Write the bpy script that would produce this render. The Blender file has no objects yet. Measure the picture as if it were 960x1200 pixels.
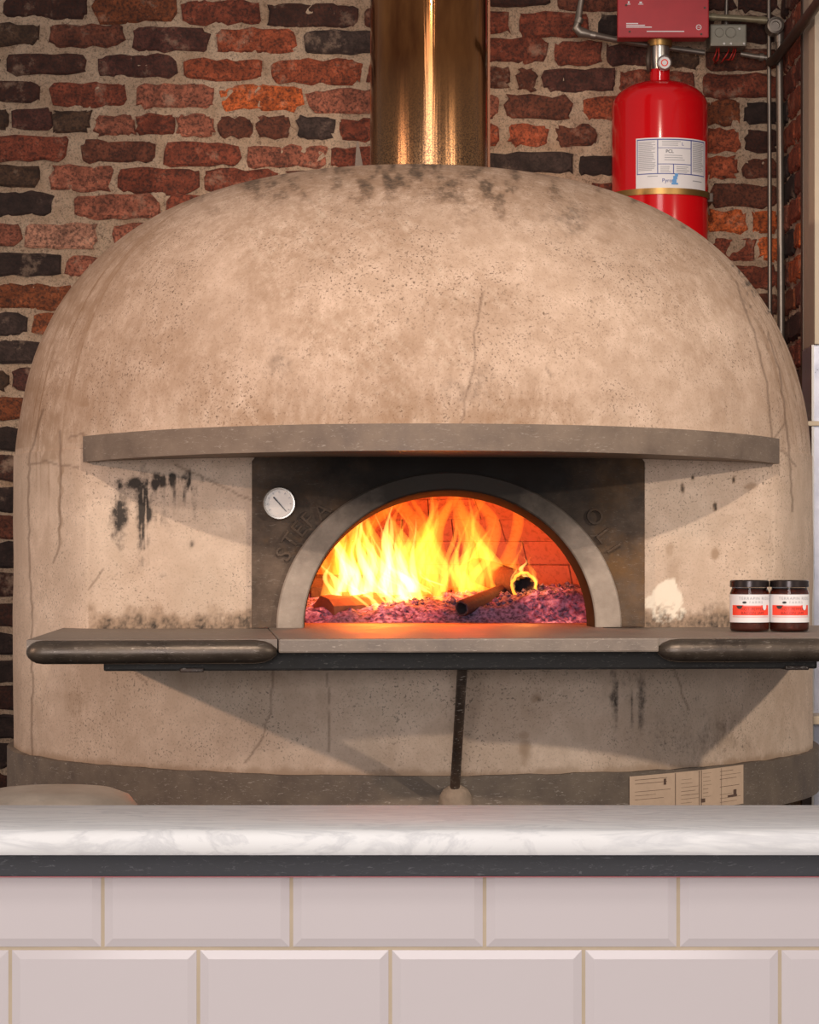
import bpy, bmesh, math, random
import numpy as np
from mathutils import Vector, Matrix

# ------------------------------------------------------------------ camera, world, lights
S = bpy.context.scene
C = S.collection
F = 3085.0                      # focal length in pixels of the 960x1200 frame
CX, CY, CZ = 480.0, 645.0, 1.40  # vanishing point of the view axis, camera height

cam = bpy.data.cameras.new('camera')
cam.sensor_fit = 'VERTICAL'
cam.sensor_height = 36.0
cam.lens = F * 36.0 / 1200.0
cam.shift_y = (CY - 600.0) / 1200.0
cam.clip_start = 0.05
cam_o = bpy.data.objects.new('camera', cam)
cam_o.location = (0, 0, CZ)
cam_o.rotation_euler = (math.radians(90), 0, 0)
C.objects.link(cam_o)
S.camera = cam_o

w = bpy.data.worlds.new('world')
S.world = w
w.use_nodes = True
w.node_tree.nodes['Background'].inputs[0].default_value = (1.0, 0.90, 0.87, 1)
w.node_tree.nodes['Background'].inputs[1].default_value = 0.28

def spot(name, loc, target, watts, col, cone, blend=0.5, rad=0.06):
    l = bpy.data.lights.new(name, 'SPOT')
    l.energy = watts; l.color = col; l.spot_size = math.radians(cone); l.spot_blend = blend
    l.shadow_soft_size = rad
    o = bpy.data.objects.new(name, l)
    o.location = loc
    o.rotation_euler = (Vector(target) - Vector(loc)).to_track_quat('-Z', 'Y').to_euler()
    C.objects.link(o)
    return o

spot('ceiling_spot_front', (0.25, 2.2, 3.45), (0.05, 5.6, 1.55), 250, (1.0, 0.82, 0.66), 50, 0.7, 0.035)
spot('ceiling_spot_left', (-3.6, 3.0, 2.45), (-0.05, 5.8, 1.6), 230, (1.0, 0.70, 0.52), 44, 0.8, 0.04)
spot('ceiling_spot_right', (3.1, 2.5, 2.45), (0.2, 5.8, 1.6), 225, (1.0, 0.84, 0.68), 44, 0.8, 0.04)
spot('bar_spot', (0.0, 1.45, 3.0), (0.0, 2.74, 1.0), 40, (1.0, 0.93, 0.90), 46, 0.5, 0.15)
al = bpy.data.lights.new('dining_room_light', 'AREA')
al.energy = 40; al.size = 1.6; al.color = (1.0, 0.90, 0.88)
al_o = bpy.data.objects.new('dining_room_light', al)
al_o.location = (0.0, -0.6, 3.1)
al_o.rotation_euler = (Vector((0, 2.7, 0.9)) - Vector(al_o.location)).to_track_quat('-Z', 'Y').to_euler()
C.objects.link(al_o)

wl = bpy.data.lights.new('street_window_daylight', 'AREA')
wl.shape = 'RECTANGLE'; wl.size = 2.4; wl.size_y = 1.5; wl.energy = 190; wl.color = (1.0, 0.95, 0.95)
wl_o = bpy.data.objects.new('street_window_daylight', wl)
wl_o.location = (-0.6, -3.2, 1.75); wl_o.rotation_euler = (math.radians(90), 0, 0); C.objects.link(wl_o)

S.view_settings.view_transform = 'Standard'
S.view_settings.look = 'None'
S.view_settings.gamma = 1.0
S.view_settings.exposure = 0.0
S.view_settings.use_curve_mapping = False
S.cycles.use_denoising = True
S.cycles.transparent_max_bounces = 96
S.cycles.max_bounces = 8
S.cycles.sample_clamp_indirect = 6.0

# ------------------------------------------------------------------ helpers
rng = random.Random(7)
R = math.radians

def P(px, py, Y):
    """A point on the picture's ray through (px, py) at depth Y."""
    return Vector(((px - CX) * Y / F, Y, CZ + (CY - py) * Y / F))

def link(o, parent=None):
    C.objects.link(o)
    if parent is not None:
        o.parent = parent
    return o

def tag(o, label=None, cat=None, group=None, kind=None):
    if label: o['label'] = label
    if cat: o['category'] = cat
    if group: o['group'] = group
    if kind: o['kind'] = kind
    return o

def thing(name, loc, label, cat, group=None, rz=0.0):
    o = bpy.data.objects.new(name, None)
    o.empty_display_size = 0.05
    o.location = loc
    o.rotation_euler = (0, 0, rz)
    link(o)
    return tag(o, label, cat, group)

def mesh_obj(name, verts, faces, mat, parent=None, smooth=False, angle=None):
    me = bpy.data.meshes.new(name)
    me.from_pydata([tuple(v) for v in verts], [], faces)
    me.materials.append(mat)
    if smooth or angle:
        me.polygons.foreach_set('use_smooth', [True] * len(me.polygons))
        if angle: me.set_sharp_from_angle(angle=R(angle))
    me.update()
    return link(bpy.data.objects.new(name, me), parent)

class MB:
    """Collects shapes that make ONE part."""
    def __init__(s): s.v = []; s.f = []
    def add(s, v, f):
        n = len(s.v); s.v += [tuple(p) for p in v]; s.f += [tuple(i + n for i in q) for q in f]; return s
    def box(s, x0, x1, y0, y1, z0, z1):
        v = [(x, y, z) for z in (z0, z1) for y in (y0, y1) for x in (x0, x1)]
        return s.add(v, [(0, 2, 3, 1), (4, 5, 7, 6), (0, 1, 5, 4), (2, 6, 7, 3), (0, 4, 6, 2), (1, 3, 7, 5)])
    def bbox(s, x0, x1, y0, y1, z0, z1, b):
        """bevelled box"""
        bm = bmesh.new()
        bmesh.ops.create_cube(bm, size=1)
        for q in bm.verts:
            q.co = Vector(((x0 + x1) / 2 + q.co.x * (x1 - x0), (y0 + y1) / 2 + q.co.y * (y1 - y0), (z0 + z1) / 2 + q.co.z * (z1 - z0)))
        bmesh.ops.bevel(bm, geom=bm.edges[:], offset=b, segments=2, affect='EDGES', profile=0.6)
        bm.verts.index_update()
        s.add([q.co for q in bm.verts], [[q.index for q in fc.verts] for fc in bm.faces])
        bm.free(); return s
    def tube(s, pts, rad, n=12, cap=True):
        pts = [Vector(p) for p in pts]
        rads = rad if isinstance(rad, (list, tuple)) else [rad] * len(pts)
        rings = []
        up = Vector((0.123, 0.35, 0.93)).normalized()
        for i, p in enumerate(pts):
            t = (pts[min(i + 1, len(pts) - 1)] - pts[max(i - 1, 0)]).normalized()
            a = t.cross(up)
            if a.length < 1e-3: a = t.cross(Vector((1, 0, 0)))
            a.normalize(); b = t.cross(a).normalized()
            rings.append([p + (a * math.cos(2 * math.pi * k / n) + b * math.sin(2 * math.pi * k / n)) * rads[i] for k in range(n)])
        v = [q for r in rings for q in r]
        f = [(i * n + k, i * n + (k + 1) % n, (i + 1) * n + (k + 1) % n, (i + 1) * n + k) for i in range(len(pts) - 1) for k in range(n)]
        if cap:
            f += [tuple(range(n - 1, -1, -1)), tuple((len(pts) - 1) * n + k for k in range(n))]
        return s.add(v, f)
    def lathe(s, prof, n=48, c=(0, 0, 0), axis='Z', a0=0.0, a1=360.0):
        """prof: list of (radius, height)"""
        full = abs(a1 - a0 - 360) < 1e-6
        m = n if full else n + 1
        v = []
        for (r, h) in prof:
            for k in range(m):
                a = R(a0 + (a1 - a0) * k / n)
                q = (r * math.cos(a), r * math.sin(a), h)
                if axis == 'Y': q = (q[0], -q[2], q[1])
                v.append((c[0] + q[0], c[1] + q[1], c[2] + q[2]))
        f = []
        for i in range(len(prof) - 1):
            for k in range(n):
                k2 = (k + 1) % m
                f.append((i * m + k, i * m + k2, (i + 1) * m + k2, (i + 1) * m + k))
        return s.add(v, f)
    def build(s, name, mat, parent=None, smooth=False, angle=None):
        return mesh_obj(name, s.v, s.f, mat, parent, smooth, angle)

def text_geo(txt, size, extrude=0.0, align='CENTER', spacing=1.0):
    cu = bpy.data.curves.new('text', 'FONT')
    cu.body = txt; cu.size = size; cu.extrude = extrude; cu.align_x = align; cu.align_y = 'CENTER'
    cu.resolution_u = 3; cu.space_character = spacing
    o = bpy.data.objects.new('text', cu)
    C.objects.link(o)
    dg = bpy.context.evaluated_depsgraph_get()
    me = bpy.data.meshes.new_from_object(o.evaluated_get(dg))
    v = [tuple(q.co) for q in me.vertices]; f = [tuple(p.vertices) for p in me.polygons]
    bpy.data.objects.remove(o); bpy.data.curves.remove(cu); bpy.data.meshes.remove(me)
    return v, f

# value noise on numpy arrays
_tab = np.random.RandomState(11).rand(256, 256)
def vnoise(x, y, seed=0):
    x = np.asarray(x, float) + seed * 37.17; y = np.asarray(y, float) + seed * 11.73
    xi = np.floor(x).astype(int); yi = np.floor(y).astype(int)
    fx = x - xi; fy = y - yi
    fx = fx * fx * (3 - 2 * fx); fy = fy * fy * (3 - 2 * fy)
    a = _tab[xi % 256, yi % 256]; b = _tab[(xi + 1) % 256, yi % 256]
    c = _tab[xi % 256, (yi + 1) % 256]; d = _tab[(xi + 1) % 256, (yi + 1) % 256]
    return (a * (1 - fx) + b * fx) * (1 - fy) + (c * (1 - fx) + d * fx) * fy
def fbm(x, y, seed=0, octv=4):
    t = 0; amp = 0.5; tot = 0
    for i in range(octv):
        t = t + amp * vnoise(x * 2 ** i, y * 2 ** i, seed + i); tot += amp; amp *= 0.5
    return t / tot
def sstep(a, b, x):
    t = np.clip((x - a) / (b - a), 0, 1)
    return t * t * (3 - 2 * t)

# ------------------------------------------------------------------ materials
def new_mat(name):
    m = bpy.data.materials.new(name); m.use_nodes = True
    nt = m.node_tree
    return m, nt, nt.nodes['Principled BSDF']

def N(nt, typ, **kw):
    n = nt.nodes.new(typ)
    for k, v in kw.items():
        if k.startswith('i_'):
            n.inputs[k[2:].replace('_', ' ')].default_value = v
        else:
            setattr(n, k, v)
    return n

def mixc(nt, fac, a, b, blend='MIX'):
    n = nt.nodes.new('ShaderNodeMix'); n.data_type = 'RGBA'; n.blend_type = blend
    for sock, val in ((n.inputs[0], fac), (n.inputs[6], a), (n.inputs[7], b)):
        if hasattr(val, 'links'): nt.links.new(val, sock)
        elif isinstance(val, (int, float)): sock.default_value = val
        else: sock.default_value = tuple(val) + ((1,) if len(val) == 3 else ())
    return n.outputs[2]

def noise(nt, scale, detail=4, rough=0.55, coord=None, dist=0.0):
    n = N(nt, 'ShaderNodeTexNoise')
    n.inputs['Scale'].default_value = scale; n.inputs['Detail'].default_value = detail
    n.inputs['Roughness'].default_value = rough; n.inputs['Distortion'].default_value = dist
    if coord is not None: nt.links.new(coord, n.inputs['Vector'])
    return n.outputs['Fac']

def ramp(nt, fac, stops):
    n = N(nt, 'ShaderNodeValToRGB')
    el = n.color_ramp.elements
    while len(el) < len(stops): el.new(0.5)
    for e, (p, c) in zip(el, stops):
        e.position = p
        e.color = (c, c, c, 1) if isinstance(c, (int, float)) else tuple(c) + (1,)
    nt.links.new(fac, n.inputs[0])
    return n.outputs[0]

def coords(nt, kind='Object', scale=None):
    t = N(nt, 'ShaderNodeTexCoord').outputs[kind]
    if scale:
        mp = N(nt, 'ShaderNodeMapping'); mp.inputs['Scale'].default_value = scale
        nt.links.new(t, mp.inputs['Vector']); return mp.outputs[0]
    return t

def bump(nt, b, height, strength, dist=0.004):
    n = N(nt, 'ShaderNodeBump'); n.inputs['Strength'].default_value = strength; n.inputs['Distance'].default_value = dist
    nt.links.new(height, n.inputs['Height']); nt.links.new(n.outputs[0], b.inputs['Normal'])

def simple(name, col, rough=0.5, metal=0.0, var=0.12, scale=30, bmp=0.0, spec=None):
    m, nt, b = new_mat(name)
    co = coords(nt)
    nz = noise(nt, scale, 5, 0.6, co)
    hi = tuple(min(1, c * (1 + var)) for c in col); lo = tuple(c * (1 - var) for c in col)
    nt.links.new(mixc(nt, nz, lo, hi), b.inputs['Base Color'])
    b.inputs['Roughness'].default_value = rough; b.inputs['Metallic'].default_value = metal
    if spec is not None: b.inputs['Specular IOR Level'].default_value = spec
    if bmp: bump(nt, b, nz, bmp)
    return m

M = {}
# brick: each brick carries its own colour
m, nt, b = new_mat('brick'); M['brick'] = m
oi = N(nt, 'ShaderNodeObjectInfo'); co = coords(nt)
vm = N(nt, 'ShaderNodeVectorMath', operation='ADD')
vs = N(nt, 'ShaderNodeVectorMath', operation='SCALE'); vs.inputs[0].default_value = (17, 5, 23)
nt.links.new(oi.outputs['Random'], vs.inputs['Scale']); nt.links.new(co, vm.inputs[0]); nt.links.new(vs.outputs[0], vm.inputs[1])
cv = vm.outputs[0]
n1 = noise(nt, 26, 5, 0.65, cv); n2 = noise(nt, 130, 4, 0.7, cv); n3 = noise(nt, 13, 6, 0.7, cv)
c1 = mixc(nt, ramp(nt, n1, [(0.30, 0.0), (0.68, 1.0)]), (0.42, 0.38, 0.36), (1.45, 1.35, 1.3))
c2 = mixc(nt, 1.0, oi.outputs['Color'], c1, 'MULTIPLY')
c3 = mixc(nt, ramp(nt, n2, [(0.38, 0.75), (0.56, 0.0)]), c2, (0.03, 0.018, 0.014))
c4 = mixc(nt, ramp(nt, n3, [(0.57, 0.0), (0.70, 0.7)]), c3, (0.42, 0.28, 0.19))
nt.links.new(c4, b.inputs['Base Color']); b.inputs['Roughness'].default_value = 0.9
bump(nt, b, mixc(nt, 0.6, n1, n2), 1.0, 0.014)
# mortar
m, nt, b = new_mat('mortar'); M['mortar'] = m
co = coords(nt)
n1 = noise(nt, 9, 6, 0.65, co); n2 = noise(nt, 90, 6, 0.75, co)
c1 = mixc(nt, ramp(nt, n1, [(0.3, 0.0), (0.7, 1.0)]), (0.66, 0.42, 0.26), (1.0, 0.74, 0.52))
c2 = mixc(nt, ramp(nt, n2, [(0.34, 0.8), (0.47, 0.0)]), c1, (0.22, 0.12, 0.075))
c2 = mixc(nt, ramp(nt, noise(nt, 210, 4, 0.7, co), [(0.38, 0.5), (0.48, 0.0)]), c2, (0.25, 0.14, 0.09))
nt.links.new(c2, b.inputs['Base Color']); b.inputs['Roughness'].default_value = 0.95
bump(nt, b, mixc(nt, 0.5, n2, noise(nt, 260, 3, 0.7, co)), 1.0, 0.02)
# plaster of the oven, stains come from a point attribute
m, nt, b = new_mat('oven_plaster'); M['plaster'] = m
co = coords(nt); at = N(nt, 'ShaderNodeAttribute', attribute_name='stain')
sp = N(nt, 'ShaderNodeSeparateColor'); nt.links.new(at.outputs['Color'], sp.inputs[0])
n1 = noise(nt, 3.5, 6, 0.6, co); n2 = noise(nt, 240, 4, 0.7, co); n3 = noise(nt, 24, 5, 0.6, co)
c = mixc(nt, ramp(nt, n1, [(0.35, 0.0), (0.65, 1.0)]), (0.48, 0.345, 0.258), (0.69, 0.520, 0.405))
c = mixc(nt, ramp(nt, n3, [(0.38, 0.5), (0.62, 0.0)]), c, (0.40, 0.27, 0.185))
spk = N(nt, 'ShaderNodeMath', operation='MULTIPLY')
nt.links.new(ramp(nt, noise(nt, 210, 4, 0.65, co), [(0.57, 0.0), (0.63, 0.9)]), spk.inputs[0]); nt.links.new(ramp(nt, noise(nt, 6, 4, 0.6, co), [(0.40, 0.2), (0.58, 1.0)]), spk.inputs[1])
c = mixc(nt, ramp(nt, n2, [(0.32, 0.55), (0.44, 0.0)]), c, (0.28, 0.19, 0.13))
c = mixc(nt, spk.outputs[0], c, (0.10, 0.065, 0.045))
def broken(mask, nz, lo, hi, gain):
    a1 = N(nt, 'ShaderNodeMath', operation='MULTIPLY_ADD'); a1.inputs[1].default_value = gain; nt.links.new(mask, a1.inputs[0]); nt.links.new(nz, a1.inputs[2])
    r1 = N(nt, 'ShaderNodeMapRange', interpolation_type='SMOOTHSTEP'); r1.inputs['From Min'].default_value = lo; r1.inputs['From Max'].default_value = hi
    nt.links.new(a1.outputs[0], r1.inputs[0])
    m1 = N(nt, 'ShaderNodeMath', operation='MULTIPLY'); nt.links.new(r1.outputs[0], m1.inputs[0]); nt.links.new(mask, m1.inputs[1])
    m2 = N(nt, 'ShaderNodeMath', operation='MINIMUM'); m3 = N(nt, 'ShaderNodeMath', operation='MULTIPLY'); m3.inputs[1].default_value = 1.25
    nt.links.new(m1.outputs[0], m3.inputs[0]); nt.links.new(m3.outputs[0], m2.inputs[0]); m2.inputs[1].default_value = 0.96
    return m2.outputs[0]
nA = noise(nt, 120, 5, 0.7, co); nB = noise(nt, 45, 6, 0.7, coords(nt, 'Object', (1.3, 1.3, 0.6)))
c = mixc(nt, broken(sp.outputs[1], nB, 0.42, 0.78, 0.45), c, (0.27, 0.155, 0.085))
c = mixc(nt, sp.outputs[2], c, (0.86, 0.76, 0.62))
c = mixc(nt, broken(sp.outputs[0], mixc(nt, 0.5, nA, nB), 0.55, 0.92, 0.42), c, (0.035, 0.03, 0.027))
c = mixc(nt, at.outputs['Alpha'], c, (0.09, 0.05, 0.03))
nt.links.new(c, b.inputs['Base Color']); b.inputs['Roughness'].default_value = 0.85
b.inputs['Specular IOR Level'].default_value = 0.25
bump(nt, b, mixc(nt, 0.4, n2, n3), 0.35, 0.003)
# dark iron (hood, band, shelf), scratched
def iron(name, lo, hi, rough=0.5, metal=0.55, scr=(0.5, 0.44, 0.38), amt=0.5, rust=None, sc=14, smoke_shade=None):
    m, nt, b = new_mat(name)
    co = coords(nt)
    n1 = noise(nt, sc, 6, 0.65, co); n2 = noise(nt, 160, 4, 0.75, coords(nt, 'Object', (0.4, 0.4, 1.6)), 1.2)
    c = mixc(nt, ramp(nt, n1, [(0.32, 0.0), (0.68, 1.0)]), lo, hi)
    if rust: c = mixc(nt, ramp(nt, noise(nt, 5, 6, 0.7, co), [(0.48, 0.0), (0.68, 0.8)]), c, rust)
    c = mixc(nt, ramp(nt, n2, [(0.59, 0.0), (0.66, amt)]), c, scr)
    if smoke_shade:          # smoke black above the mouth, with the hood's shadow painted in
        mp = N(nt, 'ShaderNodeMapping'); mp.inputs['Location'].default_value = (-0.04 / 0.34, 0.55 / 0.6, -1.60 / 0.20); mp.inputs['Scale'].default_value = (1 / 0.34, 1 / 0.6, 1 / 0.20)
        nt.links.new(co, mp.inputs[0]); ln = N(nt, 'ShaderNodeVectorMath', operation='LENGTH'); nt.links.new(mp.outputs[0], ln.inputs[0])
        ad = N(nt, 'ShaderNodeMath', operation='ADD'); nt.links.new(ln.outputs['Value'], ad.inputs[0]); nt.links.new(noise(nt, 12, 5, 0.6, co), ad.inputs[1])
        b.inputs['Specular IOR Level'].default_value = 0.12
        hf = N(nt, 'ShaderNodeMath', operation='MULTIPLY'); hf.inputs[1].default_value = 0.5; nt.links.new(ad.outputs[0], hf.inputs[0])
        c = mixc(nt, ramp(nt, hf.outputs[0], [(0.55, smoke_shade), (0.75, smoke_shade * 0.7), (1.0, 0.0)]), c, (0.010, 0.008, 0.007))
    nt.links.new(c, b.inputs['Base Color'])
    nt.links.new(ramp(nt, n1, [(0.3, rough - 0.1), (0.7, rough + 0.12)]), b.inputs['Roughness'])
    b.inputs['Metallic'].default_value = metal
    bump(nt, b, n2, 0.15, 0.002)
    return m
M['hood'] = iron('hood_iron', (0.135, 0.098, 0.075), (0.225, 0.17, 0.13), 0.6, 0.2, amt=0.35)
M['band'] = iron('base_iron', (0.12, 0.09, 0.07), (0.21, 0.165, 0.125), 0.65, 0.2, amt=0.6)
M['panel'] = iron('panel_iron', (0.065, 0.046, 0.034), (0.165, 0.12, 0.09), 0.65, 0.1, amt=0.2, rust=(0.17, 0.09, 0.035), smoke_shade=0.97)
M['ring'] = iron('ring_iron', (0.26, 0.21, 0.17), (0.42, 0.35, 0.29), 0.6, 0.1, amt=0.3, smoke_shade=0.93)
M['shelf'] = iron('shelf_iron', (0.15, 0.12, 0.10), (0.25, 0.205, 0.17), 0.55, 0.25, amt=0.5)
M['bar'] = iron('bar_iron', (0.055, 0.042, 0.034), (0.10, 0.078, 0.06), 0.32, 0.55, amt=0.3)
M['pole'] = iron('pole_iron', (0.05, 0.035, 0.028), (0.10, 0.072, 0.055), 0.5, 0.4, amt=0.9, rust=(0.13, 0.06, 0.03))
M['stand'] = iron('stand_iron', (0.02, 0.018, 0.016), (0.05, 0.045, 0.04), 0.6, 0.3, amt=0.2)
M['lump'] = simple('mortar_lump', (0.24, 0.185, 0.14), 0.9, 0, 0.4, 60, 0.8)
M['throat'] = simple('sooty_throat', (0.035, 0.028, 0.018), 0.9, 0, 0.5, 30, 0.0, 0.04)
M['grout_dark'] = simple('shadow_gap', (0.02, 0.016, 0.013), 0.9)
# flue: aged copper, speckled at the foot
m, nt, b = new_mat('flue_copper'); M['flue'] = m
co = coords(nt); sx = N(nt, 'ShaderNodeSeparateXYZ'); nt.links.new(co, sx.inputs[0])
mr = N(nt, 'ShaderNodeMapRange'); mr.inputs['From Min'].default_value = 2.20; mr.inputs['From Max'].default_value = 2.50
mr.inputs['To Min'].default_value = 1.0; mr.inputs['To Max'].default_value = 0.0
nt.links.new(sx.outputs[2], mr.inputs[0])
n1 = noise(nt, 320, 3, 0.7, co); n2 = noise(nt, 11, 5, 0.6, coords(nt, 'Object', (1, 1, 0.25)))
mm = N(nt, 'ShaderNodeMath', operation='MULTIPLY'); nt.links.new(mr.outputs[0], mm.inputs[0]); nt.links.new(ramp(nt, n1, [(0.48, 0.0), (0.56, 1.0)]), mm.inputs[1])
c = mixc(nt, ramp(nt, n2, [(0.35, 0.0), (0.65, 1.0)]), (0.13, 0.046, 0.016), (0.31, 0.13, 0.042))
c = mixc(nt, mr.outputs[0], c, (0.38, 0.21, 0.10))
c = mixc(nt, mm.outputs[0], c, (0.045, 0.03, 0.025))
nt.links.new(c, b.inputs['Base Color']); b.inputs['Metallic'].default_value = 0.92
rr = mixc(nt, mr.outputs[0], (0.07,) * 3, (0.30,) * 3)
nt.links.new(rr, b.inputs['Roughness'])
bump(nt, b, noise(nt, 45, 3, 0.6, coords(nt, 'Object', (1, 1, 0.03))), 0.25, 0.004)
M['flue_edge'] = simple('flue_seam', (0.10, 0.04, 0.02), 0.4, 0.7)
# marble
m, nt, b = new_mat('marble'); M['marble'] = m
co = coords(nt, 'Object', (1.0, 1.6, 1.6))
mp = N(nt, 'ShaderNodeMapping'); mp.inputs['Rotation'].default_value = (0, 0, 0.45); nt.links.new(co, mp.inputs[0])
ms = N(nt, 'ShaderNodeMapping'); ms.inputs['Scale'].default_value = (1.0, 3.0, 1.4); ms.inputs['Rotation'].default_value = (0, 0.25, 0.2); nt.links.new(co, ms.inputs[0])
v1 = noise(nt, 5.5, 9, 0.62, ms.outputs[0], 1.6); v2 = noise(nt, 14, 8, 0.6, ms.outputs[0], 0.8); n1 = noise(nt, 2.2, 4, 0.6, co)
c = mixc(nt, ramp(nt, v1, [(0.44, 0.0), (0.50, 0.45), (0.56, 0.0)]), (0.84, 0.83, 0.80), (0.46, 0.46, 0.47))
c = mixc(nt, ramp(nt, v2, [(0.54, 0.0), (0.74, 0.35)]), c, (0.60, 0.58, 0.56))
c = mixc(nt, ramp(nt, n1, [(0.45, 0.0), (0.70, 0.35)]), c, (0.70, 0.66, 0.62))
nt.links.new(c, b.inputs['Base Color']); b.inputs['Roughness'].default_value = 0.62
M['tile'] = simple('tile_glaze', (0.62, 0.56, 0.55), 0.12, 0, 0.03, 5)
M['grout'] = simple('tile_grout', (0.50, 0.40, 0.28), 0.8, 0, 0.25, 14)
M['trim'] = iron('trim_strip', (0.035, 0.035, 0.038), (0.055, 0.055, 0.06), 0.75, 0.0, scr=(0.6, 0.6, 0.6), amt=0.12)
M['trim_red'] = simple('trim_red_film', (0.45, 0.09, 0.10), 0.5)
M['red'] = simple('red_enamel', (0.60, 0.005, 0.009), 0.13, 0, 0.06, 6)
M['redbox'] = simple('red_box_paint', (0.44, 0.022, 0.030), 0.5, 0, 0.25, 16)
M['brass'] = simple('brass', (0.35, 0.21, 0.07), 0.4, 0.8)
M['steel'] = simple('steel', (0.50, 0.47, 0.43), 0.3, 0.9)
M['conduit'] = simple('conduit', (0.27, 0.23, 0.19), 0.42, 0.75, 0.25, 50)
M['conduit_dark'] = simple('conduit_dark', (0.085, 0.06, 0.045), 0.5, 0.5, 0.3, 50)
M['conduit_olive'] = simple('conduit_olive', (0.28, 0.24, 0.15), 0.45, 0.5, 0.25, 50)
M['boxgrey'] = simple('junction_grey', (0.25, 0.23, 0.18), 0.5, 0.5, 0.2, 60)
M['white'] = simple('paper_white', (0.74, 0.72, 0.73), 0.5, 0, 0.04, 50)
M['blue'] = simple('print_blue', (0.05, 0.07, 0.28), 0.5)
M['lightblue'] = simple('print_light_blue', (0.10, 0.30, 0.62), 0.5)
M['greyprint'] = simple('print_grey', (0.34, 0.34, 0.37), 0.5)
M['docink'] = simple('document_ink', (0.12, 0.07, 0.05), 0.8)
M['blackprint'] = simple('print_black', (0.02, 0.02, 0.022), 0.5)
M['redprint'] = simple('print_red', (0.85, 0.06, 0.03), 0.45)
M['redink'] = simple('print_dark_red', (0.30, 0.015, 0.012), 0.5)
M['pinkprint'] = simple('print_pink', (0.75, 0.42, 0.40), 0.5)
M['wire_red'] = simple('wire_red', (0.40, 0.02, 0.015), 0.4)
M['lid'] = simple('jar_lid', (0.03, 0.022, 0.022), 0.25, 0.5)
M['jam'] = simple('jam', (0.10, 0.018, 0.010), 0.2, 0, 0.6, 90)
M['dial'] = simple('dial_white', (0.70, 0.64, 0.58), 0.35, 0, 0.15, 40)
M['document'] = simple('document_paper', (0.62, 0.45, 0.32), 0.8, 0, 0.12, 60)
M['floor'] = simple('floor_tile', (0.10, 0.075, 0.06), 0.6, 0, 0.3, 4)
M['cream'] = simple('cream_plastic', (0.58, 0.48, 0.35), 0.5)
M['steelpanel'] = iron('brushed_steel', (0.09, 0.065, 0.048), (0.14, 0.105, 0.08), 0.45, 0.5, amt=0.1)
M['cabinet'] = iron('cabinet_steel', (0.42, 0.43, 0.50), (0.52, 0.53, 0.60), 0.35, 0.7, amt=0.1)
m, nt, b = new_mat('clear_glass'); M['glass'] = m
b.inputs['Base Color'].default_value = (1, 0.98, 0.96, 1); b.inputs['Roughness'].default_value = 0.02
b.inputs['Transmission Weight'].default_value = 1.0; b.inputs['IOR'].default_value = 1.45
M['pan'] = iron('pan_steel', (0.56, 0.44, 0.33), (0.74, 0.61, 0.48), 0.5, 0.8, amt=0.3)
# inside of the oven
m, nt, b = new_mat('firebrick'); M['firebrick'] = m
co = coords(nt); n1 = noise(nt, 10, 5, 0.6, co); n2 = noise(nt, 90, 3, 0.6, co)
c = mixc(nt, n1, (0.50, 0.24, 0.15), (0.64, 0.33, 0.21)); c = mixc(nt, ramp(nt, n2, [(0.3, 0.5), (0.5, 0.0)]), c, (0.2, 0.1, 0.06))
nt.links.new(c, b.inputs['Base Color']); b.inputs['Roughness'].default_value = 0.9; bump(nt, b, n2, 0.4, 0.004)
M['lining'] = simple('oven_lining', (0.38, 0.18, 0.11), 0.95, 0, 0.2, 12)
M['hearth'] = simple('hearth_stone', (0.30, 0.20, 0.15), 0.75, 0, 0.5, 22, 0.4)
m, nt, b = new_mat('ember_bed'); M['ember'] = m
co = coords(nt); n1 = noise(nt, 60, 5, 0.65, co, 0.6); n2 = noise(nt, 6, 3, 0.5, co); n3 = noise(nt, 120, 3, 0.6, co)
c = mixc(nt, ramp(nt, n3, [(0.35, 0.0), (0.65, 1.0)]), (0.03, 0.026, 0.055), (0.24, 0.21, 0.36))  # purple light on the grey ash is put into its colour
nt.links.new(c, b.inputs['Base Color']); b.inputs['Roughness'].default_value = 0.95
hot = N(nt, 'ShaderNodeMath', operation='MULTIPLY')
nt.links.new(ramp(nt, n1, [(0.42, 0.0), (0.62, 1.0)]), hot.inputs[0]); nt.links.new(ramp(nt, n2, [(0.46, 0.0), (0.60, 1.0)]), hot.inputs[1])
e = mixc(nt, hot.outputs[0], (0.9, 0.03, 0.05), (1.0, 0.30, 0.25))
nt.links.new(e, b.inputs['Emission Color'])
hs = N(nt, 'ShaderNodeMath', operation='MULTIPLY'); hs.inputs[1].default_value = 1.15; nt.links.new(hot.outputs[0], hs.inputs[0]); nt.links.new(hs.outputs[0], b.inputs['Emission Strength'])
bump(nt, b, n1, 0.6, 0.006)
M['wood'] = simple('split_wood', (0.22, 0.10, 0.05), 0.85, 0, 0.5, 40, 0.5)
M['char'] = simple('charred_wood', (0.05, 0.035, 0.04), 0.8, 0, 0.6, 60, 0.7)
m, nt, b = new_mat('glowing_rim'); M['glow'] = m
b.inputs['Base Color'].default_value = (0.1, 0.03, 0.01, 1); b.inputs['Emission Color'].default_value = (1.0, 0.30, 0.03, 1); b.inputs['Emission Strength'].default_value = 2.2
def flame_mat(name, col, strength):
    m = bpy.data.materials.new(name); m.use_nodes = True; nt = m.node_tree; nt.nodes.clear()
    o = nt.nodes.new('ShaderNodeOutputMaterial'); e = nt.nodes.new('ShaderNodeEmission')
    e.inputs[0].default_value = tuple(col) + (1,); e.inputs[1].default_value = strength
    nt.links.new(e.outputs[0], o.inputs['Volume'])
    return m
M['flame_core'] = flame_mat('flame_core', (1.0, 0.62, 0.14), 75)
M['flame_mid'] = flame_mat('flame_mid', (1.0, 0.36, 0.035), 38)
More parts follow.
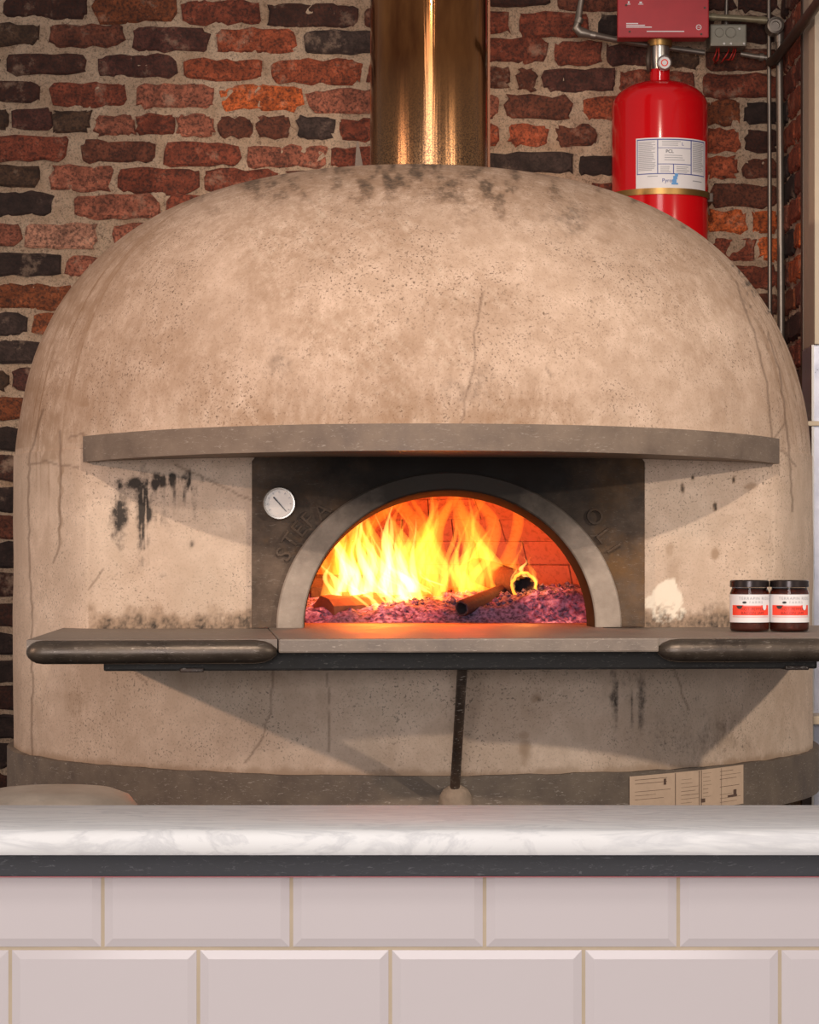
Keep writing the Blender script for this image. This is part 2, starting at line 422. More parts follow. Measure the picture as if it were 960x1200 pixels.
M['flame_out'] = flame_mat('flame_outer', (1.0, 0.20, 0.010), 15)

# ------------------------------------------------------------------ floor and brick walls
WY = 7.0           # plane of the brick faces
FL = MB().box(-4, 3.5, -1.5, 7.3, -0.1, 0.0).build('floor', M['floor']); tag(FL, 'dark kitchen floor under the oven and the bar', kind='structure')

def mortar_sheet(name, org, du, dv, nu, nv, nrm, seed):
    """rough mortar face: a grid of points org + i*du + j*dv pushed along nrm, closed at the back"""
    i, j = np.meshgrid(np.arange(nu + 1), np.arange(nv + 1), indexing='ij')
    org, du, dv, nrm = map(np.array, (org, du, dv, nrm))
    h = (fbm(i * 0.30, j * 0.30, seed, 2) - 0.5) * 0.014 + (fbm(i * 0.8, j * 0.8, seed + 9, 2) - 0.5) * 0.010
    p = org + i[..., None] * du + j[..., None] * dv + h[..., None] * nrm
    idx = lambda a, b: a * (nv + 1) + b
    f = [(idx(a, b), idx(a + 1, b), idx(a + 1, b + 1), idx(a, b + 1)) for a in range(nu) for b in range(nv)]
    return mesh_obj(name, p.reshape(-1, 3), f, M['mortar'], None, True)

XW0, XW1, ZW0, ZW1 = -1.75, 0.995, 0.0, 3.4
wall = mortar_sheet('wall_back', (XW0, WY + 0.0062, ZW0), (0.01, 0, 0), (0, 0, 0.01), int((XW1 - XW0) / 0.01) + 1, 340, (0, -1, 0), 3)
tag(wall, 'old red brick wall with thick pale mortar behind the oven', kind='structure')

def brick_mesh(w, h, seed, d0=0.05):
    r = random.Random(seed)
    n = 20; per = 2 * (w + h); pts = []
    def edge(t):
        t = (t % 1) * per
        if t < w: return (-w / 2 + t, -h / 2)
        t -= w
        if t < h: return (w / 2, -h / 2 + t)
        t -= h
        if t < w: return (w / 2 - t, h / 2)
        return (-w / 2, h / 2 - (t - w))
    ang = [0, w / per, (w + h) / per, (2 * w + h) / per]
    ts = sorted(ang + [0.04 + k / (n - 4) + r.uniform(-0.01, 0.01) for k in range(n - 4)])
    jit = min(h * 0.09, 0.006)
    for t in ts:
        x, z = edge(t)
        cut = 0.86 if min(abs(t - a) for a in ang + [1]) < 1e-6 else 1.0
        if cut < 1: x -= math.copysign(r.uniform(0.003, 0.011), x); z -= math.copysign(r.uniform(0.003, 0.010), z)
        pts.append((x + r.uniform(-jit, jit), z + r.uniform(-jit, jit)))
    n = len(pts)
    fr = -r.uniform(-0.001, 0.005)
    v = [(x, d0, z) for x, z in pts]
    v += [(x, fr + 0.005, z) for x, z in pts]
    v += [(x * (1 - 0.009 / w), fr + r.uniform(-0.002, 0.002), z * (1 - 0.012 / h)) for x, z in pts]
    f = [(k, (k + 1) % n, n + (k + 1) % n, n + k) for k in range(n)]
    f += [(n + k, n + (k + 1) % n, 2 * n + (k + 1) % n, 2 * n + k) for k in range(n)]
    f.append(tuple(2 * n + k for k in range(n)))
    return v, f

def srgb(*c):
    return tuple(((x / 255) / 12.92 if x / 255 <= 0.04045 else ((x / 255 + 0.055) / 1.055) ** 2.4) for x in c)
BC = {'d': (74, 44, 34), 'k': (56, 42, 37), 'r': (132, 68, 48), 'o': (164, 84, 54), 'O': (204, 104, 52), 'b': (108, 62, 45),
      'p': (158, 96, 74), 'P': (184, 134, 110), 'v': (92, 54, 45), 'y': (136, 76, 45), 's': (84, 62, 46), 'g': (70, 56, 50)}
BC = {k: srgb(*v) for k, v in BC.items()}
BC = {k: tuple(min(1, c * 1.3) for c in v) for k, v in BC.items()}

# every brick that shows: (x0, x1, y0, y1, colour) in picture pixels on the wall plane
BR = []
def row(y0, y1, *bs):
    for (x0, x1, c, *dy) in bs:
        a, bb = dy if dy else (0, 0)
        BR.append((x0, x1, y0 + a, y1 + bb, c))
row(-34, -6, (-90, -6, 'd'), (4, 58, 'b'), (66, 158, 'r'), (168, 262, 'd'), (272, 366, 'b'), (376, 436, 'd'), (580, 622, 'r'), (632, 716, 'd'), (836, 905, 'd'))
row(-4, 24, (-95, -4, 'd', 0, -3), (5, 101, 'd', -2, -4), (109, 204, 'y', -2, 1), (215, 304, 'r', 5, 3), (314, 417, 'd', 8, 8), (428, 520, 'b', 11, 8))
row(30, 58, (-40, 47, 's', -2, -6), (-140, -48, 'd', -3, -6), (58, 145, 'b', 0, -4), (157, 244, 'v', 3, 2), (255, 346, 'o', 4, 3), (357, 450, 'g', 7, 4))
row(64, 90, (-88, -2, 'd'), (9, 100, 'd', 0, -3), (115, 207, 'v', 0, -1), (215, 305, 'o', 6, 3), (318, 423, 'o', 6, 7), (432, 520, 'r', 7, 7))
row(97, 125, (-50, 45, 'd', -2, -6), (-140, -58, 'd', -2, -5), (60, 147, 'r', 1, -1), (160, 251, 'p', 3, 1), (259, 354, 'O', 4, 4), (361, 452, 'p', 8, 5))
row(134, 159, (-85, -24, 'd', -6, -8), (-15, 8, 's', -6, -9), (16, 60, 'v', -6, -9), (62, 105, 's', -5, -4), (111, 157, 'p', 2, -1), (160, 205, 'r', 0, -2), (208, 250, 'p', 1, 0),
    (257, 294, 'b', 4, 2), (301, 339, 'b', 2, 2), (349, 391, 'g', 3, 2), (397, 441, 'r', 6, 5), (449, 500, 'b', 6, 6))
row(165, 190, (-125, -36, 'b', -6, -3), (-25, 78, 'r', -6, -3), (95, 180, 'b', 0, -1), (192, 281, 'r', 3, 3), (290, 383, 'p', 6, 6), (387, 470, 'r', 8, 7))
row(196, 224, (-140, -50, 'd'), (-40, 45, 's', -2, -5), (59, 130, 'p', -1, -2), (140, 232, 'r', 2, 2), (240, 325, 'r', 3, 2), (334, 420, 'b', 4, 4))
row(226, 254, (-125, -48, 'b'), (-38, 63, 'k', -1, -2), (88, 186, 'p', 3, 1), (196, 284, 'r', 4, 4))
row(262, 289, (-70, 24, 'p', 0, -3), (29, 113, 'P', 1, 1), (133, 224, 'p', 1, 1))
row(297, 324, (-120, -36, 'd'), (-26, 72, 'k', 0, -1), (78, 165, 'p', 5, 2), (176, 240, 'r', 3, 2))
row(333, 361, (-110, -24, 'b'), (-14, 86, 'y'), (98, 190, 'r'))
row(368, 393, (-132, -66, 'd'), (-58, 32, 'g'), (38, 122, 'y'))
row(402, 424, (-120, -44, 'b'), (-34, 60, 'g', -1, 0), (70, 150, 'r'))
row(433, 457, (-150, -78, 'd'), (-68, 8, 's'), (15, 95, 'v'))
row(465, 492, (-140, -62, 'k'), (-52, 44, 'y'), (54, 130, 'b'))
row(502, 527, (-120, -42, 'd'), (-32, 60, 'k'))
row(535, 563, (-150, -72, 'b'), (-62, 22, 'd'), (32, 100, 'b'))
row(571, 598, (-126, -46, 'd'), (-36, 58, 'k'))
row(605, 631, (-152, -70, 'k'), (-60, 26, 'b'), (36, 110, 'd'))
row(637, 664, (-120, -40, 'd'), (-30, 60, 'k'))
row(672, 698, (-150, -74, 'd'), (-64, 22, 'd'), (32, 110, 'k'))
row(706, 733, (-122, -40, 'k'), (-30, 60, 'd'))
row(742, 766, (-150, -76, 'd'), (-66, 22, 'k'), (32, 110, 'd'))
row(773, 799, (-120, -42, 'k'), (-32, 58, 'k'))
row(806, 832, (-150, -70, 'k'), (-60, 24, 'd'), (34, 110, 'k'))
row(839, 866, (-122, -40, 'd'), (-30, 60, 'k'))
row(873, 899, (-150, -74, 'k'), (-64, 22, 'k'), (32, 110, 'd'))
row(906, 932, (-120, -42, 'k'), (-32, 58, 'd'))
# right of the flue
row(-18, 9, (531, 643, 'd', 0, -2), (654, 740, 'b', 0, 2), (750, 815, 'd'), (826, 862, 'd', 0, 4), (868, 912, 'd', 0, 4))
row(14, 41, (535, 597, 'r', -1, -3), (608, 691, 'r', 1, 1), (701, 770, 'k', 5, 0), (780, 836, 'd', 5, 2), (846, 912, 'd', 6, 8))
row(48, 75, (540, 640, 'r', -3, -2), (651, 706, 'r', 1, 0), (712, 772, 'v', 3, 0), (782, 818, 's', 8, 3), (828, 912, 'b', 9, 6))
row(80, 106, (535, 599, 'b', -2, -3), (607, 628, 'b', 2, -1), (637, 722, 'v', 0, 1), (728, 814, 'r', 3, -1), (823, 912, 'r', 7, 9))
row(113, 139, (500, 583, 'p'), (593, 671, 'b'), (685, 772, 'o', 1, 1), (780, 816, 'r'), (826, 867, 'y', 4, 6), (874, 912, 'k', 9, 6))
row(146, 171, (498, 584, 'o'), (598, 642, 'o', 1, -1), (652, 698, 'b', 1, -1), (742, 816, 'r', 2, 2), (826, 867, 'o', 6, 6), (874, 912, 'd', 7, 6))
row(180, 203, (556, 672, 'g', 0, -1), (680, 728, 'k', 2, 2), (738, 816, 'b', 2, 4), (826, 865, 'o', 4, 5), (872, 912, 'b', 6, 5))
row(214, 241, (690, 740, 'r'), (750, 822, 'd'), (832, 912, 'b', 3, 1))
row(247, 272, (780, 820, 'r'), (829, 875, 'O'), (883, 912, 'O', 1, 0))
row(279, 305, (790, 826, 'r'), (835, 886, 'r'), (891, 912, 'O'))
row(313, 338, (780, 840, 'b'), (849, 912, 'r'))
row(345, 371, (800, 852, 'r'), (860, 912, 'b'))
row(378, 404, (840, 912, 'r'))
row(411, 437, (850, 912, 'd'))
row(444, 470, (860, 912, 'r'))
sc_w = WY / F
for k, (x0, x1, y0, y1, c) in enumerate(BR):
    wd, ht = (x1 - x0) * sc_w + 0.004, (y1 - y0) * sc_w + 0.004
    v, f = brick_mesh(wd, ht, k)
    o = mesh_obj('brick', v, f, M['brick'], wall)
    p = P((x0 + x1) / 2, (y0 + y1) / 2, WY); o.location = (p.x, WY, p.z)
    j = 0.86 + 0.28 * rng.random()
    o.color = tuple(min(1, q * j) for q in BC[c]) + (1,)

# the rest of the wall, which the oven hides: joined bricks
mb = MB(); rw = random.Random(77)
for k, y in enumerate(range(196, 930, 34)):
    for q in range(-1, 12):
        x0 = -140 + q * 99 + (49 if k % 2 else 0); x1 = min(x0 + 89, 912)
        if x1 - x0 < 25 or any(x0 < b_[1] + 6 and x1 > b_[0] - 6 and y < b_[3] + 5 and y + 26 > b_[2] - 5 for b_ in BR): continue
        v, f = brick_mesh((x1 - x0) * sc_w + 0.004, 26 * sc_w + 0.004, 3000 + k * 20 + q)
        p = P((x0 + x1) / 2, y + 13, WY)
        mb.add([(a + p.x, b_ + WY, c + p.z) for a, b_, c in v], f)
hb_ = mb.build('brick', M['brick'], wall); hb_['kind'] = 'stuff'; hb_.color = BC['r'] + (1,)

# the short return wall on the right
XR = 0.99
ret = mortar_sheet('wall_right', (XR + 0.0062, 6.60, 0.0), (0, 0.01, 0), (0, 0, 0.01), 41, 340, (-1, 0, 0), 9)
tag(ret, 'short brick return wall running forward from the corner beside the pipes', kind='structure')
rows_y = [-34, -1, 32, 62, 93, 124, 156, 188, 217, 247, 279, 313, 345, 378, 411, 444, 478, 512, 546, 580]
cols = 'rd' 'db' 'ro' 'ro' 'rr' 'ko' 'oo' 'ko' 'kr' 'po' 'kO' 'bO' 'yr' 'dd' 'pr' 'rd' 'db' 'rr' 'dr' 'rb'
for k, y in enumerate(rows_y):
    z1 = CZ + (CY - y) * sc_w; z0 = CZ + (CY - y - 26) * sc_w
    spans = [(6.985, 6.775), (6.762, 6.66)] if k % 2 == 0 else [(6.985, 6.885), (6.872, 6.665)]
    for q, (ya, yb) in enumerate(spans):
        v, f = brick_mesh(ya - yb, z1 - z0 + 0.004, 900 + k * 3 + q)
        o = mesh_obj('brick', v, f, M['brick'], ret)
        o.location = (XR, (ya + yb) / 2, (z0 + z1) / 2); o.rotation_euler = (0, 0, R(-90))
        o.color = BC[cols[2 * k + q]] + (1,)

# ------------------------------------------------------------------ the oven
PHI = R(4.6); OX, OY = 0.008, 6.0
RO, Z0, HD, PW = 0.90, 1.486, 0.768, 2.6     # drum radius, spring height, dome rise, exponent
ZSH = 1.241                                 # shelf top = oven floor
VC = 0.548                                  # plane of the recessed front
AH = 52.5                                   # half angle of the hood
U0 = 0.030                                  # mouth centre
oven = thing('pizza_oven', (OX, OY, 0), 'domed tan plaster wood-fired pizza oven with arched iron mouth and copper flue', 'oven', rz=PHI)

def L(u, v, z): return (u, -v, z)
def to_px(x, y, z):
    X = OX + x * math.cos(PHI) - y * math.sin(PHI); Y = OY + x * math.sin(PHI) + y * math.cos(PHI)
    return CX + F * X / Y, CY - F * (z - CZ) / Y

def dome_r(z):
    t = np.clip((np.asarray(z) - Z0) / HD, 0, 1)
    return RO * (1 - t ** PW) ** (1 / PW)

ang = np.concatenate([np.arange(-180, -96, 4.0), np.arange(-96, 96.01, 0.26), np.arange(100, 180, 4.0)])
na = len(ang)
rows = []   # (r, z, recessed)
for z in np.arange(0.94, 1.2361, 0.004): rows.append((RO, z, 0))
rows.append((RO, 1.236, 1))
for z in np.arange(1.240, 1.6101, 0.0042): rows.append((RO, z, 1))
rows.append((float(dome_r(1.6102)), 1.6102, 0))
# dome rows evenly spaced along the profile
tt = np.linspace(0, math.pi / 2, 4000)
zz = Z0 + HD * np.sin(tt) ** (2 / PW); rr_ = RO * np.cos(tt) ** (2 / PW)
keep = zz > 1.612; zz = zz[keep]; rr_ = rr_[keep]
s = np.concatenate([[0], np.cumsum(np.hypot(np.diff(zz), np.diff(rr_)))])
for q in np.arange(0.003, s[-1], 0.0042):
    rows.append((float(np.interp(q, s, rr_)), float(np.interp(q, s, zz)), 0))
rows.append((0.003, Z0 + HD, 0))
RR = np.array(rows); nr = len(RR)
ar = np.radians(ang)
u = RR[:, 0:1] * np.sin(ar)[None, :]; v = RR[:, 0:1] * np.cos(ar)[None, :]; z = np.repeat(RR[:, 1:2], na, 1)
rec = (RR[:, 2:3] > 0) & (np.abs(ang)[None, :] < AH)
_h = np.clip(0.5 + 0.5 * (v - VC) / 0.055, 0, 1)
_sm = v * (1 - _h) + VC * _h - 0.055 * _h * (1 - _h)          # soft join of drum and flat front
v = np.where((RR[:, 2:3] > 0) & (np.abs(ang)[None, :] < 75), _sm, v)
# hand-trowelled unevenness
und = (fbm(ang[None, :] * 0.05 + 0 * z, z * 4 + 0 * ang[None, :], 21, 3) - 0.5) * 0.010
und = np.where(rec, und * 0.2, und) * np.clip(RR[:, 0:1] / 0.3, 0, 1)
u = u * (1 + und); v = np.where(rec, v + und, v * (1 + und))
VX, VY, VZ = u.ravel(), -v.ravel(), z.ravel()
ii, jj = np.meshgrid(np.arange(nr - 1), np.arange(na), indexing='ij')
j2 = (jj + 1) % na
quads = np.stack([ii * na + jj, ii * na + j2, (ii + 1) * na + j2, (ii + 1) * na + jj], -1)
um = np.maximum(np.abs(u[ii, jj] - U0), np.abs(u[ii, j2] - U0))
hole = rec[ii, jj] & rec[ii + 1, jj] & rec[ii, j2] & (um < 0.395)
quads = quads[~hole].reshape(-1, 4)
me = bpy.data.meshes.new('plaster_shell')
me.vertices.add(len(VX)); me.vertices.foreach_set('co', np.stack([VX, VY, VZ], -1).ravel().astype(np.float32))
me.loops.add(quads.size); me.loops.foreach_set('vertex_index', quads.ravel().astype(np.int32))
me.polygons.add(len(quads)); me.polygons.foreach_set('loop_start', (np.arange(len(quads)) * 4).astype(np.int32))
me.polygons.foreach_set('use_smooth', np.ones(len(quads), bool))
me.update(calc_edges=True); me.validate()
me.set_sharp_from_angle(angle=R(40))
# wear: soot (R), brown stain (G), pale chip (B), as marks that stay on the plaster
px, py = to_px(VX, VY, VZ)
A = np.degrees(np.arctan2(VX, -VY))
recf = rec.ravel()
soot = np.zeros_like(px); brown = np.zeros_like(px); pale = np.zeros_like(px)
front = np.abs(A) < 100
def blob(cx, cy, rx, ry, soft=0.6):
    d = np.hypot((px - cx) / rx, (py - cy) / ry) + (fbm(px / 14, py / 14, 5) - 0.5) * 1.1
    return 1 - sstep(1 - soft, 1 + soft * 0.4, d)
cracks = np.zeros_like(px)
def crack(pts, wpx=1.0, amt=0.45, wob=1.3):
    global cracks
    best = np.full_like(px, 1e9)
    wx = px + (vnoise(px / 9, py / 9, 41) - 0.5) * wob * 2; wy = py + (vnoise(px / 9, py / 9, 42) - 0.5) * wob * 2
    for (x0, y0), (x1, y1) in zip(pts[:-1], pts[1:]):
        dx, dy = x1 - x0, y1 - y0
        t = np.clip(((wx - x0) * dx + (wy - y0) * dy) / (dx * dx + dy * dy), 0, 1)
        best = np.minimum(best, np.hypot(wx - x0 - t * dx, wy - y0 - t * dy))
    cracks = np.maximum(cracks, np.where(front, amt * (1 - sstep(wpx * 0.5, wpx * 1.9, best)), 0))
n_fine = fbm(px / 3.2, py / 3.2, 1, 3); n_mid = fbm(px / 16, py / 16, 2, 4); n_big = fbm(px / 70, py / 70, 3, 4)
vert = fbm(px / 5, py / 60, 4, 3)
# scorch smears on the recessed front, left
for (cx, cy, rx, ry, k) in [(140, 600, 16, 50, 0.95), (200, 560, 46, 9, 1.0), (166, 610, 10, 60, 0.9), (196, 605, 30, 30, 0.5), (140, 570, 8, 16, 0.9), (168, 590, 13, 48, 1.0), (182, 566, 50, 12, 1.0), (205, 580, 34, 24, 0.7), (224, 566, 16, 22, 0.95), (228, 600, 9, 26, 0.6), (178, 650, 18, 16, 0.45), (226, 638, 8, 8, 0.7), (190, 675, 30, 8, 0.4)]:
    soot = np.maximum(soot, blob(cx, cy, rx, ry, 0.9) * k * (0.45 + 0.55 * sstep(0.30, 0.46, vert)) * np.where(recf, 1, 0))
# right below the shelf
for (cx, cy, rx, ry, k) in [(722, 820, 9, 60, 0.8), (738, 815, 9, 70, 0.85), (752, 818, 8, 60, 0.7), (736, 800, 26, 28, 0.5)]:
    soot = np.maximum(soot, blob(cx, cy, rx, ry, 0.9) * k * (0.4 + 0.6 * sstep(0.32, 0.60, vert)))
# grime along the back of the shelf
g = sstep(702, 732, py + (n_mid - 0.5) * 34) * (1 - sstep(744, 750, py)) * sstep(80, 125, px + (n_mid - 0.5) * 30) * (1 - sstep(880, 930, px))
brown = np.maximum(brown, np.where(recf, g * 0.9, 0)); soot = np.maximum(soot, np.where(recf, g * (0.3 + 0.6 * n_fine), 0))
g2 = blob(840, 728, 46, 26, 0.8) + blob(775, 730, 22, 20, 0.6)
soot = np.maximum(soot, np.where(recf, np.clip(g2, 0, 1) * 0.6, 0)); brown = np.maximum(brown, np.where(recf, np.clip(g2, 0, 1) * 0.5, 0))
# brown dirt on the recessed right
for (cx, cy, rx, ry, k) in [(838, 650, 7, 9, 0.9), (786, 645, 6, 10, 0.6), (790, 665, 12, 30, 0.35), (800, 572, 4, 10, 0.9), (812, 560, 3, 4, 0.9), (860, 562, 3, 8, 0.9), (838, 594, 3, 6, 0.9), (880, 570, 10, 5, 0.6)]:
    brown = np.maximum(brown, np.where(recf, blob(cx, cy, rx, ry, 0.7) * k, 0))
    if rx <= 4: soot = np.maximum(soot, np.where(recf, blob(cx, cy, rx, ry, 0.7) * 0.8, 0))
# pale chip by the mouth
pale = np.maximum(pale, np.where(recf, blob(779, 706, 21, 24, 0.12) * (0.95 - 0.75 * sstep(0.5, 0.62, n_fine) * sstep(698, 725, py)), 0))
# grey scuffs and tan grime on the dome
dm = (VZ > 1.62).astype(float)
for (cx, cy, rx, ry, k) in [(665, 255, 44, 32, 0.5), (628, 235, 50, 16, 0.2), (505, 228, 40, 20, 0.45), (450, 232, 60, 20, 0.16), (325, 425, 34, 42, 0.48), (330, 465, 60, 30, 0.16), (552, 455, 56, 36, 0.42), (610, 455, 60, 14, 0.18), (430, 335, 60, 10, 0.08), (400, 300, 30, 40, 0.12), (640, 400, 5, 5, 0.5), (478, 376, 5, 5, 0.6)]:
    soot = np.maximum(soot, dm * blob(cx, cy, rx, ry, 1.0) * k)
low = sstep(395, 500, py + (n_big - 0.5) * 90) * sstep(190, 300, px) * (1 - sstep(640, 760, px))
brown = np.maximum(brown, dm * low * (0.25 + 0.45 * n_mid))
top = (1 - sstep(200, 300, py + (n_big - 0.5) * 70))
brown = np.maximum(brown, dm * top * (0.22 + 0.55 * n_mid)); soot = np.maximum(soot, dm * top * (0.18 + 0.5 * sstep(0.42, 0.72, n_mid)))
pale = np.maximum(pale, (1 - sstep(1.52, 1.72, VZ + (n_mid - 0.5) * 0.1)) * (0.14 + 0.22 * (n_big - 0.3)))
brown = np.maximum(brown, dm * (0.10 + 0.22 * sstep(0.35, 0.7, n_big)))
lftd = dm * sstep(-20, -75, A); brown = np.maximum(brown, lftd * (0.24 + 0.42 * n_mid))
rim = dm * sstep(38, 72, A) * sstep(1.62, 1.9, VZ); soot = np.maximum(soot, rim * (0.10 + 0.75 * sstep(0.48, 0.72, 0.5 * n_fine + 0.5 * n_mid)))
# pits
pit = sstep(0.70, 0.77, vnoise(px / 1.9, py / 2.6, 8)) * sstep(0.50, 0.72, n_mid)
soot = np.maximum(soot, np.where(front, pit * 0.15, 0))
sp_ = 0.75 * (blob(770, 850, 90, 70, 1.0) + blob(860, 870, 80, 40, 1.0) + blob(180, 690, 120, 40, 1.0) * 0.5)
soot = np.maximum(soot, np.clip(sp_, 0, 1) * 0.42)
# runs down the flanks
m_run = fbm(A * 1.1, VZ * 2.2, 12, 3); thin = fbm(A * 2.6, VZ * 1.2, 13, 2)
lf = sstep(-50, -62, A) * sstep(1.35, 1.7, VZ) * (1 - sstep(2.15, 2.24, VZ))
rt = sstep(50, 60, A) * sstep(1.5, 1.7, VZ) * (1 - sstep(2.2, 2.24, VZ))
brown = np.maximum(brown, lf * (0.6 * sstep(0.50, 0.68, m_run) + 0.4 * sstep(0.56, 0.68, thin) * (0.3 + n_mid)))
brown = np.maximum(brown, rt * (0.5 * sstep(0.52, 0.68, m_run)))
soot = np.maximum(soot, rt * (0.45 * sstep(0.50, 0.62, n_fine) * sstep(0.45, 0.7, m_run) + 0.3 * sstep(0.60, 0.68, thin)))
soot = np.maximum(soot, lf * 0.30 * sstep(0.63, 0.70, thin))
# drips with hard lower edge at the left end of the hood
for (cx, y0, y1, rx) in [(64, 440, 540, 9), (54, 450, 545, 5), (100, 420, 478, 9), (76, 470, 505, 6), (71, 500, 640, 2.5)]:
    d = (1 - sstep(rx * 0.6, rx, np.abs(px - cx + (vnoise(py / 12, px * 0, 30) - 0.5) * 6))) * sstep(y0, y0 + 60, py) * (1 - sstep(y1 - 3, y1 + 3, py))
    brown = np.maximum(brown, d * 0.55)
# drum below the shelf: grey-brown washes
for (cx, cy, rx, ry, k) in [(90, 825, 20, 45, 0.45), (130, 840, 40, 50, 0.2), (235, 795, 60, 24, 0.35), (320, 790, 60, 30, 0.2), (610, 800, 60, 40, 0.15), (615, 884, 11, 16, 0.85), (630, 818, 9, 8, 0.9), (612, 862, 12, 6, 0.5), (850, 860, 16, 40, 0.35)]:
    brown = np.maximum(brown, blob(cx, cy, rx, ry, 0.9) * k)
soot = np.maximum(soot, blob(632, 820, 5, 5, 0.6) * 0.6)
edge = (1 - sstep(0.962, 0.985, VZ + (n_mid - 0.5) * 0.012)); brown = np.maximum(brown, edge * 0.7)
for pts in [[(566, 343), (556, 392), (557, 425), (547, 462), (541, 498)], [(33, 545), (55, 541), (70, 545), (92, 548)], [(50, 480), (36, 530), (33, 560), (34, 640), (37, 700), (38, 800), (38, 890)],
            [(70, 505), (71, 560), (69, 640), (62, 660)], [(82, 512), (96, 508), (104, 520)], [(904, 517), (914, 505), (922, 494)], [(904, 521), (920, 530), (932, 546)], [(862, 330), (884, 390), (900, 450), (905, 520)], [(900, 390), (915, 440), (924, 520), (929, 600)],
            [(320, 782), (318, 830), (306, 868), (288, 894)], [(640, 430), (646, 440)], [(384, 790), (386, 880)], [(160, 790), (172, 800)], [(790, 782), (800, 812), (806, 830)], [(205, 545), (240, 560), (294, 586)], [(104, 690), (120, 668)]]:
    crack(pts)
white = sstep(0.73, 0.78, vnoise((px + py) / 16, (px - py) / 2.2, 33)) * dm * sstep(250, 300, px) * (1 - sstep(700, 760, px)) * sstep(0.5, 0.62, n_big)
pale = np.maximum(pale, white * 0.12)
col = np.stack([np.clip(soot, 0, 1), np.clip(brown, 0, 1), np.clip(pale, 0, 1), np.clip(cracks, 0, 1)], -1).astype(np.float32)
at_ = me.attributes.new('stain', 'FLOAT_COLOR', 'POINT'); at_.data.foreach_set('color', col.ravel())
me.materials.append(M['plaster'])
link(bpy.data.objects.new('plaster_shell', me), oven)

# hood: segment-shaped iron plate flush with the dome
def arc_prism(r0, a0, a1, z0f, z1f, n, inner=None, chord=None):
    """ring or segment between angles; z bounds are functions of the angle"""
    vv, ff = [], []
    for k in range(n + 1):
        a = a0 + (a1 - a0) * k / n; ra = R(a)
        o_ = (r0 * math.sin(ra), -r0 * math.cos(ra))
        if chord is not None: i_ = (r0 * math.sin(ra) * 0.985, -chord)
        else: i_ = (inner * math.sin(ra), -inner * math.cos(ra))
        vv += [(o_[0], o_[1], z0f(a)), (o_[0], o_[1], z1f(a)), (i_[0], i_[1], z1f(a)), (i_[0], i_[1], z0f(a))]
    for k in range(n):
        q = 4 * k
        for e0, e1 in ((0, 1), (1, 2), (2, 3), (3, 0)):
            ff.append((q + e0, q + 4 + e0, q + 4 + e1, q + e1))
    ff += [(0, 1, 2, 3), (4 * n + 3, 4 * n + 2, 4 * n + 1, 4 * n)]
    return vv, ff
drop = lambda a: 0.012 * (abs(a) / AH) ** 2.5
vv, ff = arc_prism(RO + 0.012, -AH, AH, lambda a: 1.593 - drop(a), lambda a: 1.6455 - drop(a), 90, chord=VC - 0.02)
mesh_obj('hood', vv, ff, M['hood'], oven, angle=35)

# base band
vv, ff = arc_prism(RO + 0.015, -180, 180, lambda a: 0.868, lambda a: 0.961 + 0.006 * float(fbm(a * 0.35, 0.5, 61, 4)), 180, inner=RO - 0.05)
band = mesh_obj('base_band', vv, ff, M['band'], oven, angle=35)

# paper sheet fixed to the band
def on_band(vs, r=RO + 0.017, a_mid=32.9, zc=0.9185, tilt=0.004):
    out = []
    for (x, y, zz_) in vs:
        a = R(a_mid) + x / r
        out.append(((r + zz_) * math.sin(a), -(r + zz_) * math.cos(a), zc + y + tilt * (x / 0.15)))
    return out
def grid_patch(w, h, n=16):
    vs = [(-w / 2 + w * k / n, s_ * h / 2, 0) for k in range(n + 1) for s_ in (-1, 1)]
    return vs, [(2 * k, 2 * k + 2, 2 * k + 3, 2 * k + 1) for k in range(n)]
vs, fs = grid_patch(0.315, 0.080)
doc = mesh_obj('document_sheet', on_band(vs), fs, M['document'], oven)
doc['label'] = 'stained paper data sheet on the base band'
mb = MB(); r2 = random.Random(5)
for cxm, wm in ((-0.10, 0.09), (-0.005, 0.05), (0.045, 0.03), (0.115, 0.07)):
    for k in range(9):
        if r2.random() < 0.2: continue
        ww = wm * r2.uniform(0.5, 1); hh = r2.uniform(0.0004, 0.0009)
        vs, fs = grid_patch(ww, hh, 4)
        mb.add(on_band([(x + cxm - (wm - ww) / 2, y + 0.032 - k * 0.0078, 0.0006) for x, y, _ in vs]), fs)
for cxm in (-0.045, 0.0195, 0.0255, 0.085):
    vs, fs = grid_patch(0.0014 if cxm not in (0.085,) else 0.0007, 0.078, 1); mb.add(on_band([(x + cxm, y, 0.0006) for x, y, _ in vs]), fs)
for (cx_, cy_, ww, hh) in [(-0.072, 0.024, 0.006, 0.012), (-0.10, -0.03, 0.016, 0.010), (0.03, -0.022, 0.012, 0.008), (0.12, -0.02, 0.03, 0.004), (0.128, -0.014, 0.01, 0.012)]:
    vs, fs = grid_patch(ww, hh, 2); mb.add(on_band([(x + cx_, y + cy_, 0.0007) for x, y, _ in vs]), fs)
mb.build('printed_lines', M['docink'], doc)

# stand under the oven
mb = MB()
mb.lathe([(0.0, 0.855), (0.86, 0.855), (0.86, 0.868), (0.0, 0.868)], 64); mb.build('stand_plate', M['stand'], oven, angle=30)
for su in (-1, 1):
    for sv in (-1, 1):
        MB().bbox(su * 0.56 - 0.04, su * 0.56 + 0.04, sv * 0.56 - 0.04, sv * 0.56 + 0.04, 0.0, 0.856, 0.006).build('leg', M['stand'], oven)

